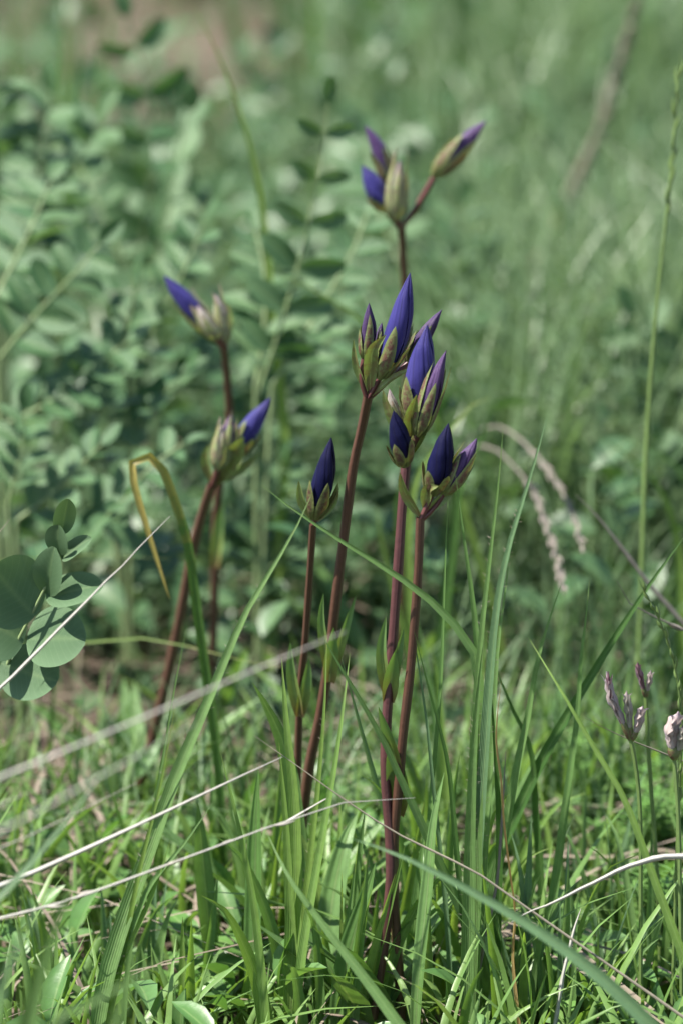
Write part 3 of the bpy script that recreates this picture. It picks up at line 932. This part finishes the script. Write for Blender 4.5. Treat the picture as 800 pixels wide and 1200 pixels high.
stalk('drooping mauve-grey seed head, shaggy and hanging lowest of three', [(662, 700), (655, 665), (645, 632), (634, 600), (622, 572), (600, 545), (575, 525), (540, 530), (510, 590)], 4, .30, .14, 'mauve', 'seed_stalk', 'seed head', False, False, heads=(.62, .97, 26, 26, 5.5, 'mauve'))
stalk('drooping mauve-grey seed head, thin and smooth, arching beside the shaggy one', [(685, 648), (676, 620), (664, 588), (648, 560), (628, 534), (600, 508), (575, 500), (545, 520), (520, 590)], 4, .32, .17, 'mauve', 'seed_stalk', 'seed head', False, False, heads=(.62, .97, 24, 26, 4, 'mauve'))
stalk('straight grey-brown dry stalk sloping behind the slim pale shoots', [(674, 580), (700, 606), (730, 645), (760, 685), (795, 725), (840, 780)], 7, .12, .12, 'mauve')
stalk('short grey dry seed stalk lying level above the withered flowers', [(722, 680), (738, 708), (765, 722), (800, 738), (850, 765)], 6, .05, .04, 'mauve', 'seed_stalk', 'seed head', heads=(.55, .92, 8, 24, 6, 'mauve'))
stalk('pale blurred straw stalk slanting high behind the forked gentian', [(752, -20), (735, 45), (716, 105), (698, 165), (668, 225), (640, 290), (605, 350), (575, 410), (540, 480)], 13, .75, .62, 'dry', heads=(.62, .95, 20, 30, 9, 'dry'))
stalk('fine tall green stalk with a narrow seed head rising above the arching blade', [(796, 60), (792, 120), (786, 200), (776, 290), (767, 380), (760, 470), (755, 560), (752, 660), (748, 760)], 6, .16, .16, 'greenstalk', 'seed_stalk', 'seed head', False, False, heads=(.80, .98, 14, 26, 4, 'greenstalk'))
stalk('green flowering grass spike with tight pale scales beside the withered flowers', [(742, 668), (756, 696), (770, 722), (782, 752), (792, 790), (798, 840), (796, 900)], 4, -.02, -.03, 'greenstalk', 'seed_stalk', 'seed head', False, False, heads=(.5, .97, 22, 18, 4.5, 'greenstalk'))
stalk('yellow-green blade bent low behind the leaning gentian stem', [(330, 782), (290, 775), (250, 766), (212, 755), (170, 748), (110, 752)], 9, .14, .10, 'lime', 'grass_shoot', 'grass', flat=True)
stalk('yellow-green blade lying level behind the round-leaved vetch', [(200, 655), (150, 655), (90, 655), (30, 655), (-40, 660)], 9, .16, .16, 'lime', 'grass_shoot', 'grass', flat=True)
stalk('tan blurred straw lying behind the sideways-budded gentian', [(195, 337), (165, 338), (135, 340), (100, 344), (60, 350)], 6, .30, .30, 'mauve')
stalk('small dry thread sticking up at the edge above the vetch leaf', [(12, 608), (4, 618), (-8, 634)], 3.5, .0, .0, 'dry')
stalk('grey dry straw sloping below the curled dead blade', [(592, 880), (588, 950), (582, 1030), (570, 1090)], 4, -.02, -.02, 'mauve')


# ------------------------------------------------------------------ withered flowers
def withered(label, stem, Y, heads, bracts=()):
    P = trace(stem, Y, Y, True, 20)
    t = thing('withered_flower', label, 'flower', (P[0][0], P[0][1], 0))
    m = mpp(P[-1])
    part('stem', tube(P, 5 * m * .5, 8), GM['greenstalk'], t)
    for (px, w, kind) in heads:
        Q = trace(px, Y, Y - .002, False, 20)
        Q = Q + np.cumsum(rng.normal(0, .00012, Q.shape), 0) * np.linspace(0, 1, 20)[:, None]
        uu = np.linspace(0, 1, 20)
        f = np.interp(uu, [0, .15, .35, .6, .8, .93, 1], [.30, .50, .62, .95, .80, .35, .05]) * (1 + .16 * np.sin(uu * 26 + rng.uniform(0, 6)) * uu)
        V, Fq, U = tube(Q, w * m * .40 * f, 12, .22)
        V = V + rng.normal(0, w * m * .022, V.shape)
        o = part('floret', (V, Fq, U), PM[kind], t)
        for s_ in (-1, 1):
            k0 = 7 if s_ < 0 else 9
            Q2 = Q[k0:] + np.array([s_ * w * m * .20, -.0009, 0]) * np.linspace(.5, 1.3, 20 - k0)[:, None]
            Q2[-3:] += np.array([s_ * w * m * .25, 0, -w * m * .1]) * np.array([.2, .6, 1.2])[:, None]
            part('petal', ribbon(Q2, w * m * .72 * np.interp(np.linspace(0, 1, 20 - k0), [0, .4, .75, 1], [.4, 1, .7, .04]), s_ * .8, s_ * 1.3, .7, 7, wav=.22), PM[kind], o)
        part('calyx', tube(Q[:6], w * m * .5 * np.array([.3, .5, .6, .62, .6, .5]), 8), M_SEPAL, o)
    return t


withered('withered clover-like flower with three shrivelled pink and white florets', [(738, 866), (743, 890), (748, 930), (750, 980), (750, 1040)], -.02,
         [([(714, 788), (719, 820), (729, 845), (738, 868)], 13, 'wither'), ([(707, 785), (713, 812), (726, 842), (737, 868)], 9, 'witherbud'), ([(736, 808), (737, 835), (739, 868)], 11, 'pale'), ([(756, 824), (749, 845), (740, 868)], 13, 'wither')])
withered('withered flower with one large papery white floret beside the grass spike', [(789, 888), (792, 920), (795, 980), (796, 1040)], -.03,
         [([(791, 836), (786, 858), (789, 890)], 20, 'wither'), ([(800, 845), (797, 866), (790, 890)], 14, 'pale')])
withered('small faded violet floret hidden behind the pink withered flower', [(756, 815), (758, 860), (762, 920)], .02,
         [([(746, 776), (750, 798), (756, 818)], 9, 'witherbud'), ([(762, 785), (759, 800), (757, 818)], 8, 'wither')])


# ------------------------------------------------------------------ vetch
def leaflet_mesh(L, W, mat, fold, curl, seed, n=9, m=7):
    r = np.random.default_rng(seed)
    u = (1 - np.cos(np.linspace(0, math.pi, n))) / 2 if n > 9 else np.linspace(0, 1, n)
    v = np.linspace(-1, 1, m)
    w = np.maximum(.05, 1 - np.abs(2 * u ** .95 - 1) ** 2.1) ** .55
    Ug, Vg = np.meshgrid(u, v, indexing='ij')
    X = Vg * (w[:, None]) * W / 2
    Yv = Ug * L
    Z = np.abs(X) * fold - curl * L * (Ug - .4) ** 2 + .02 * L * np.sin(Ug * 7 + r.uniform(0, 6)) * Vg * r.uniform(.3, 1)
    return mesh_from('leaflet', np.stack([X, Yv, Z], -1).reshape(-1, 3), grid_faces(n, m), np.stack([Ug, (Vg + 1) / 2], -1).reshape(-1, 2), None, mat)


LEAF_NEAR = [leaflet_mesh(1, .72, M_VETCH, f, c, i, 19, 9) for i, (f, c) in enumerate(((.2, .12), (.35, .05), (.12, -.15), (.28, .2)))]
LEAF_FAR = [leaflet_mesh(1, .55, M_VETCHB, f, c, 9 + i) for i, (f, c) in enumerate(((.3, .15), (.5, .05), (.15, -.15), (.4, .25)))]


def put_leaflet(rachis, org, meshes, p, d, up, L, wide=1.0):
    d = nrm(np.asarray(d, float))
    x = nrm(np.cross(d, up))
    z = np.cross(x, d)
    o = bpy.data.objects.new('leaflet', meshes[rng.integers(len(meshes))])
    COL.objects.link(o)
    o.parent = rachis
    Mx = Matrix(((x[0] * wide * L, d[0] * L, z[0] * L, p[0] - org[0]), (x[1] * wide * L, d[1] * L, z[1] * L, p[1] - org[1]), (x[2] * wide * L, d[2] * L, z[2] * L, p[2] - org[2]), (0, 0, 0, 1)))
    o.matrix_basis = Mx
    return o


def compound(plant, P, rw, pairs, L, meshes, spread=1.1, up=None, wide=1.0, start=.25):
    """pinnate leaf along P (base->tip)"""
    org = np.array(plant['_org'][:])
    n = len(P)
    r = part('compound_leaf', tube(P, np.linspace(rw, rw * .45, n), 6), M_RACHIS, plant)
    T = nrm(np.gradient(P, axis=0))
    up = np.array([0, -.55, .8]) if up is None else up
    for k in range(pairs):
        f = (start + (1 - start) * (k + .3) / pairs) * (n - 1)
        i = min(int(f), n - 2)
        p = P[i] + (P[i + 1] - P[i]) * (f - i)
        s0 = nrm(np.cross(T[i], up))
        sz = L * (1.0 - .45 * (k / pairs) ** 1.5) * rng.uniform(.88, 1.1)
        for s in (-1, 1):
            d = s0 * s * math.sin(spread) + T[i] * math.cos(spread) + rng.normal(0, .13, 3)
            u2 = up + s0 * s * rng.uniform(-.6, .25) + rng.normal(0, .22, 3)
            put_leaflet(r, org, meshes, p + d * rw, d, nrm(u2), sz, wide)
    put_leaflet(r, org, meshes, P[-1], T[-1] + rng.normal(0, .1, 3), nrm(up + rng.normal(0, .2, 3)), L * .62, wide)
    return r


def vetch_near():
    Y = 0.0
    P = trace([(74, 640), (66, 662), (55, 685), (40, 715), (24, 745), (6, 785), (-12, 830)], Y, Y, True, 22)
    t = thing('vetch_plant', 'sharp round-leaved grey-green vetch leaf at the edge, crossed by a white thread-like stalk', 'vetch', (P[0][0], P[0][1], 0))
    org = np.array(t['_org'][:])
    r = part('compound_leaf', tube(P, np.linspace(4.5, 2, 22) * mpp(P[-1]) * .5 * 1.6, 8), M_RACHIS, t)
    m = mpp(P[-1])
    up0 = np.array([0.1, -.75, .62])
    # base pixel, tip pixel, length-to-width, tilt of the face
    L = [((72, 625), (80, 583), .50, (.1, 0)), ((68, 650), (68, 616), .72, (-.3, .1)), ((72, 655), (106, 630), .46, (.2, .3)), ((56, 698), (62, 643), .60, (-.3, 0)),
         ((54, 700), (120, 684), .60, (0, .1)), ((40, 722), (-10, 664), 1.12, (0, .1)), ((32, 748), (100, 748), 1.15, (.1, .1)), ((28, 752), (-30, 716), 1.25, (0, .2)),
         ((2, 778), (68, 800), 1.05, (.1, 0)), ((10, 790), (-45, 775), 1.2, (0, 0))]
    for b, e, wd, tl in L:
        p, q = at(*b, Y), at(*e, Y - .004)
        put_leaflet(r, org, LEAF_NEAR, p, q - p, nrm(up0 + np.array([tl[0], 0, tl[1]])), np.linalg.norm(q - p), wd / .72)


vetch_near()


def vetch_traced(label, Y, leaves, L, pairs, group='vetch plants behind the gentians'):
    p0 = at(*leaves[0][0][-1], Y)
    t = thing('vetch_plant', label, 'vetch', (p0[0], p0[1], 0), group)
    for lf in leaves:
        P = trace(lf[0], Y, Y + (lf[1] if len(lf) > 1 else 0), False, 16)
        # join each leaf down to the crown of the plant
        S = smooth([np.array([p0[0], p0[1], -.003]), (P[0] * .6 + p0 * .4) * np.array([1, 1, .7]), P[0]], 8)
        part('stem', tube(S, np.linspace(.0011, .0008, 8), 6), M_RACHIS, t)
        compound(t, P, .0007, pairs, L * mpp(P[8]), LEAF_FAR, 1.15, up=lf[2] if len(lf) > 2 else None, wide=rng.uniform(.95, 1.15), start=.12)
    return t


UPD = np.array([.1, -.85, -.25])
UPC = np.array([0, -.85, .5])
UPT = np.array([0, -.35, .93])
vetch_traced('vetch with a bright fanned leaf of pale oval leaflets beside a tan straw', .27,
             [([(118, 285), (90, 318), (60, 350), (28, 385), (0, 420)], 0, UPC), ([(60, 210), (35, 270), (10, 320), (-20, 380)], .05, UPT), ([(150, 400), (110, 430), (60, 470), (0, 500)], .0, UPT)], 60, 5)
vetch_traced('tall vetch with an upright column of dark paired leaflets against the bare soil', .50,
             [([(150, 20), (165, 70), (176, 130), (178, 190), (172, 250), (160, 330)], 0, UPD), ([(250, 235), (225, 270), (195, 310), (175, 350)], 0, UPT), ([(80, 170), (105, 220), (130, 270), (150, 330)], 0.03, UPT), ([(220, 130), (205, 200), (190, 280), (170, 350)], -.04, UPT)], 66, 5)
vetch_traced('vetch with paired dark oval leaflets just behind the lime blade', .27,
             [([(385, 120), (380, 160), (372, 210), (362, 260), (350, 310), (330, 380), (300, 470)], 0, UPD), ([(300, 270), (310, 320), (310, 380), (300, 450)], .03, UPT), ([(430, 250), (410, 300), (370, 370), (320, 450)], .03, UPT)], 54, 6)
vetch_traced('vetch with glossy leaflets spread under the sideways blue bud', .30,
             [([(240, 260), (215, 320), (185, 380), (150, 440)], 0, UPT), ([(160, 330), (150, 380), (130, 440), (110, 500)], 0, UPT), ([(90, 440), (95, 470), (105, 520), (115, 570)], -.03, UPT), ([(220, 430), (195, 460), (160, 500), (125, 550)], -.03, UPT)], 56, 5)
vetch_traced('vetch with shadowed leaflets under the bent yellowing blade', .22,
             [([(120, 520), (95, 545), (60, 580), (20, 610)], 0, UPT), ([(215, 520), (180, 545), (140, 585), (95, 620)], .0, UPT), ([(150, 580), (120, 610), (80, 640)], -.02, UPT), ([(30, 480), (25, 530), (10, 590)], 0, UPT)], 52, 4)
vetch_traced('vetch with pale leaflets filling the gap behind the single-budded gentian', .38,
             [([(400, 330), (390, 380), (370, 430), (340, 490)], 0, UPT), ([(330, 400), (335, 450), (335, 510)], 0, UPT), ([(420, 420), (400, 460), (370, 510)], -.02, UPT), ([(270, 430), (290, 470), (315, 520)], 0, UPT)], 52, 5)
vetch_traced('vetch with loose grey-green leaflets behind the forked gentian stem', .55,
             [([(540, 240), (535, 290), (525, 340), (520, 400)], 0, UPT), ([(580, 300), (565, 340), (540, 390)], 0, UPT), ([(470, 220), (490, 280), (510, 350)], 0.05, UPT), ([(430, 160), (440, 230), (470, 310)], 0.05, UPT)], 56, 5)
vetch_traced('low vetch with broad pale leaflets beside the fine tall stalk', .40,
             [([(742, 370), (756, 400), (772, 440), (790, 480)], 0, UPC), ([(800, 400), (790, 440), (785, 490)], 0, UPC), ([(745, 450), (758, 480), (780, 520)], 0, UPT), ([(830, 430), (815, 470), (800, 510)], .0, UPT)], 66, 3)
vetch_traced('low vetch half buried in fine grass beside the arching blade', .34,
             [([(700, 540), (720, 560), (750, 580), (780, 600)], 0, UPT), ([(840, 520), (815, 550), (795, 590)], 0, UPT), ([(770, 520), (778, 550), (785, 590)], 0, UPT)], 48, 4)
vetch_traced('large vetch with wide blurred leaflets at the edge above the fanned leaf', .42,
             [([(60, 110), (45, 170), (25, 230), (0, 290)], 0, UPT), ([(120, 140), (90, 190), (50, 250), (10, 300)], 0, UPT), ([(-10, 90), (-15, 160), (-20, 250)], 0, UPT), ([(0, 180), (-5, 240), (-10, 300)], -.05, UPC)], 66, 5)
vetch_traced('vetch with dim leaflets low between the leaning and the single-budded gentians', .28,
             [([(330, 540), (325, 580), (310, 630)], 0, UPT), ([(275, 590), (285, 620), (300, 660)], 0, UPT), ([(370, 600), (345, 630), (315, 670)], 0, UPT)], 48, 4)
vetch_traced('vetch with dim leaflets low behind the joined gentian stems', .36,
             [([(440, 500), (450, 550), (455, 610)], 0, UPT), ([(540, 540), (520, 580), (490, 630)], 0, UPT), ([(400, 560), (420, 590), (450, 630)], 0, UPT)], 48, 4)


# leafy undergrowth too crowded to count, between the vetches
def leaf_mass(n, xy, hz, L, wr, mat, name, label):
    x, y = xy
    n = len(x)
    u = np.linspace(0, 1, 5)
    v = np.array([-1, 0, 1.0])
    w = np.array([.1, .8, 1, .75, .05])
    az = rng.uniform(0, 6.28, n); el = rng.normal(.35, .5, n)
    d = np.stack([np.cos(az) * np.cos(el), np.sin(az) * np.cos(el), np.sin(el)], -1)
    up = nrm(np.stack([rng.normal(0, .35, n), rng.normal(-.3, .35, n), np.ones(n)], -1))
    s = nrm(np.cross(d, up)); z = np.cross(s, d)
    ll = rng.uniform(.7, 1.25, n) * L
    base = np.stack([x, y, hz], -1)
    V = base[:, None, None, :] + d[:, None, None, :] * (u[None, :, None] * ll[:, None, None])[..., None] \
        + s[:, None, None, :] * (v[None, None, :] * w[None, :, None] * (ll * wr / 2)[:, None, None])[..., None] \
        + z[:, None, None, :] * ((np.abs(v)[None, None, :] * w[None, :, None] * .12 - .25 * (u[None, :, None] - .3) ** 2) * ll[:, None, None])[..., None]
    Fc = (grid_faces(5, 3)[None] + (np.arange(n) * 15)[:, None, None]).reshape(-1, 4)
    U = np.broadcast_to(np.stack(np.broadcast_arrays(u[:, None], ((v + 1) / 2)[None, :]), -1), (n, 5, 3, 2)).reshape(-1, 2)
    return V.reshape(-1, 3), Fc, U, np.repeat(rng.random(n), 15)


def build_undergrowth():
    D = []
    x, y = scatter(5200, .24, 1.1, .3, .45)
    k = rng.random(len(x)) < np.where(x < .04, 1, .35)
    x, y = x[k], y[k]
    D.append(leaf_mass(len(x), (x, y), .006 + .085 * rng.random(len(x)) ** 1.1 * (.6 + .6 * clumped(x, y, 17)), 0.0165, .60, None, '', ''))
    x, y = scatter(3000, 1.0, 3.2, .45, .9)
    D.append(leaf_mass(len(x), (x, y), .01 + .10 * rng.random(len(x)), .020, .5, None, '', ''))
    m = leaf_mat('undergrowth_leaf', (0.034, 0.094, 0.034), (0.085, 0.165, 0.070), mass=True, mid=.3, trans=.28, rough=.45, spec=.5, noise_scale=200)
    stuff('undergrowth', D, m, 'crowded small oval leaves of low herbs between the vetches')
    D = []
    x, y = scatter(650, -.2, .2, .2, .3)
    D.append(leaf_mass(len(x), (x, y), .002 + .022 * rng.random(len(x)), .017, .36, None, '', ''))
    stuff('ground_cover', D, M_HERBM, 'small fresh green leaves growing low among the grass bases')


build_undergrowth()


# ------------------------------------------------------------------ fresh leafy rosettes among the grass
def rosette(label, px, py, n, L, W, group=None):
    g = ground_at(px, py)
    t = thing('leafy_rosette', label, 'rosette', (g[0], g[1], 0), group)
    for i in range(n):
        a = i * 2.4 + rng.uniform(-.3, .3)
        d = np.array([math.cos(a), math.sin(a), 0])
        l = L * rng.uniform(.7, 1.1); up = rng.uniform(.35, 1.0)
        r0 = np.array([g[0], g[1], -.002])
        Q = smooth([r0, r0 + d * l * .45 + np.array([0, 0, l * up * .55]), r0 + d * l * .95 + np.array([0, 0, l * up * .6])], 14)
        part('leaf', ribbon(Q, leaf_w(14, W * rng.uniform(.8, 1.15), .6, .25), 0, rng.normal(0, .2), .3, 5, ref=np.array([0, -.2, 1.0]) - d * .5, wav=.05), M_HERB, t)


rg = 'fresh green leaf rosettes at the grass roots'
for lab, px, py in (('fresh rosette of blunt green leaves beneath the crisp white stalk', 215, 1085), ('fresh rosette of blunt green leaves below the slanting straight blade', 330, 1175),
                    ('fresh rosette of blunt green leaves by the jointed yellow-green stem', 245, 1165), ('fresh rosette of blunt green leaves at the foot of the leaning gentian', 110, 1010),
                    ('fresh rosette of blunt green leaves under the broad arching blade', 640, 1190), ('fresh rosette of blunt green leaves beside the thin frayed straw', 700, 1180),
                    ('fresh rosette of blunt green leaves behind the wide soft grass blades', 60, 1150), ('fresh rosette of blunt green leaves at the foot of the forked gentian', 420, 950)):
    rosette(lab, px, py, rng.integers(7, 11), .034, .0075, rg)


# ------------------------------------------------------------------ fine-leaved bedstraw
def bedstraw(label, px, py, h):
    g = ground_at(px, py)
    t = thing('bedstraw_plant', label, 'bedstraw', (g[0], g[1], 0), 'fine-leaved bedstraw plants')
    for s in range(5):
        a = rng.uniform(0, 6.28)
        d = np.array([math.cos(a), math.sin(a), 0]) * rng.uniform(.1, .5)
        hh = h * rng.uniform(.6, 1)
        r0 = np.array([g[0], g[1], -.002])
        Q = smooth([r0, r0 + d * hh * .4 + np.array([0, 0, hh * .55]), r0 + d * hh + np.array([0, 0, hh])], 14)
        st = part('stem', tube(Q, np.linspace(.0006, .0003, 14), 6), GM['greenstalk'], t)
        b = Bag()
        T = nrm(np.gradient(Q, axis=0))
        for k in range(3, 14):
            for j in range(6):
                an = j * 1.05 + k
                e = np.array([math.cos(an), math.sin(an), .35])
                L = .0065 * rng.uniform(.7, 1.1)
                b.add(ribbon(np.stack([Q[k], Q[k] + e * L * .5, Q[k] + e * L - np.array([0, 0, L * .12])]), np.array([.0005, .0013, .0002]), 0, 0, .2, 3, ref=np.array([0, 0, 1.0])))
        f = part('leaf_whorls', b.get(), M_HERB, st)
        f['kind'] = 'stuff'


for lab, px, py, h in (('feathery bedstraw below the withered pink flower', 735, 1050, .045), ('feathery bedstraw under the papery white withered flower', 785, 1040, .05),
                       ('feathery bedstraw beside the curled white dead blade', 760, 1130, .04), ('feathery bedstraw between the slim shoots and the withered flowers', 690, 990, .04)):
    bedstraw(lab, px, py, h)


# ------------------------------------------------------------------ filling grass tufts, each blade its own part
def fill_tuft(label, x, y, n, h, w, mats, group, spread=.012):
    t = thing('grass_tuft', label, 'grass', (x, y, 0), group)
    for i in range(n):
        a = rng.uniform(0, 6.28)
        d = np.array([math.cos(a), math.sin(a) * .8, 0])
        hh = h * rng.uniform(.55, 1.1)
        ln = rng.uniform(.02, .26); bd = rng.uniform(0, .42) ** 1.5
        r0 = np.array([x, y, -.004]) + d * rng.uniform(0, spread)
        Q = smooth([r0, r0 + d * hh * ln * .4 + np.array([0, 0, hh * .45]), r0 + d * hh * (ln * .8 + bd * .4) + np.array([0, 0, hh * .8]), r0 + d * hh * (ln + bd) + np.array([0, 0, hh * (1 - bd * .4)])], 14)
        part('blade', ribbon(Q, bw(14, w * rng.uniform(.6, 1.2), 1.9), rng.uniform(-.9, .9), rng.normal(0, .5), .5, 5), GM[mats[rng.integers(len(mats))]], t)


FILLS = [
    # label, px, py, blades, height, width, mats
    ('lush bright grass clump at the very foot of the joined gentian stems', 402, 1190, 13, .062, .0034, 'BBML'),
    ('lush bright grass clump under the slanting straight blade', 385, 1225, 12, .055, .0036, 'BBM'),
    ('bright grass clump between the strap blades and the pale leaning blade', 300, 1130, 13, .060, .0034, 'BBML'),
    ('bright grass clump beneath the single-budded gentian', 345, 1075, 11, .058, .0032, 'BM'),
    ('bright grass clump growing through the forked white seed stalk', 255, 1075, 12, .050, .0032, 'BM'),
    ('short fresh clump beneath the crisp white stalk and its stub', 150, 1060, 12, .038, .0028, 'BMU'),
    ('short fresh clump under the dark soft corner blade', 40, 1080, 12, .034, .0030, 'BMU'),
    ('short fresh clump beside the wide soft grass blades', 130, 1180, 12, .036, .0032, 'BMU'),
    ('short fresh clump below the jointed yellow-green stem', 215, 1210, 12, .040, .0032, 'BM'),
    ('broad-bladed clump pressed against the tall hairy-edged tuft', 520, 1160, 13, .074, .0034, 'BBM'),
    ('broad-bladed clump behind the tall hairy-edged tuft', 545, 1040, 12, .072, .0030, 'MBU'),
    ('leafy clump between the navy-budded gentian and the hairy-edged tuft', 505, 1090, 11, .066, .0032, 'BM'),
    ('slender blue-green clump under the middle of the broad arching blade', 610, 1210, 12, .060, .0026, 'UMB'),
    ('slender blue-green clump around the curled white dead blade', 680, 1090, 13, .058, .0022, 'UMB'),
    ('slender blue-green clump below the frayed white straw', 660, 1225, 12, .052, .0024, 'UM'),
    ('slender blue-green clump where the yellow-green blade meets the turf', 760, 1180, 13, .055, .0024, 'UMB'),
    ('wiry clump at the base of the pink withered flower', 720, 1010, 14, .062, .0018, 'UM'),
    ('wiry clump at the base of the papery white withered flower', 795, 1000, 13, .060, .0018, 'UM'),
    ('wiry clump between the two slim pale shoots', 640, 1000, 14, .066, .0020, 'UMB'),
    ('wiry clump on the soil just behind the dark glossy blade', 650, 900, 14, .062, .0016, 'UM'),
    ('wiry clump below the straight grey-brown dry stalk', 740, 890, 14, .066, .0016, 'UM'),
    ('wiry clump below the lowest shaggy seed head', 600, 870, 13, .060, .0016, 'UM'),
    ('wiry clump under the arching pale blade', 790, 860, 13, .066, .0016, 'UM'),
    ('short clump in the soil gap between the leaning and single-budded gentians', 255, 985, 9, .042, .0030, 'BM'),
    ('short clump at the foot of the leaning gentian stem', 170, 985, 10, .040, .0028, 'BM'),
    ('short clump under the round-leaved vetch leaf', 40, 960, 10, .045, .0026, 'BMD'),
    ('short clump behind the stem of the single-budded gentian', 330, 960, 9, .046, .0028, 'BM'),
    ('short clump behind the joined gentian stems', 430, 930, 10, .052, .0026, 'BMU'),
]
MK = dict(B='bright', M='mid', U='blue', L='lime', D='dark')
for lab, px, py, n, h, w, mk in FILLS:
    g = ground_at(px, py)
    fill_tuft(lab, g[0], g[1], n, h * 1.15, w * 1.3, [MK[c] for c in mk], None, .022)
for o in bpy.data.objects:
    if '_org' in o: del o['_org']
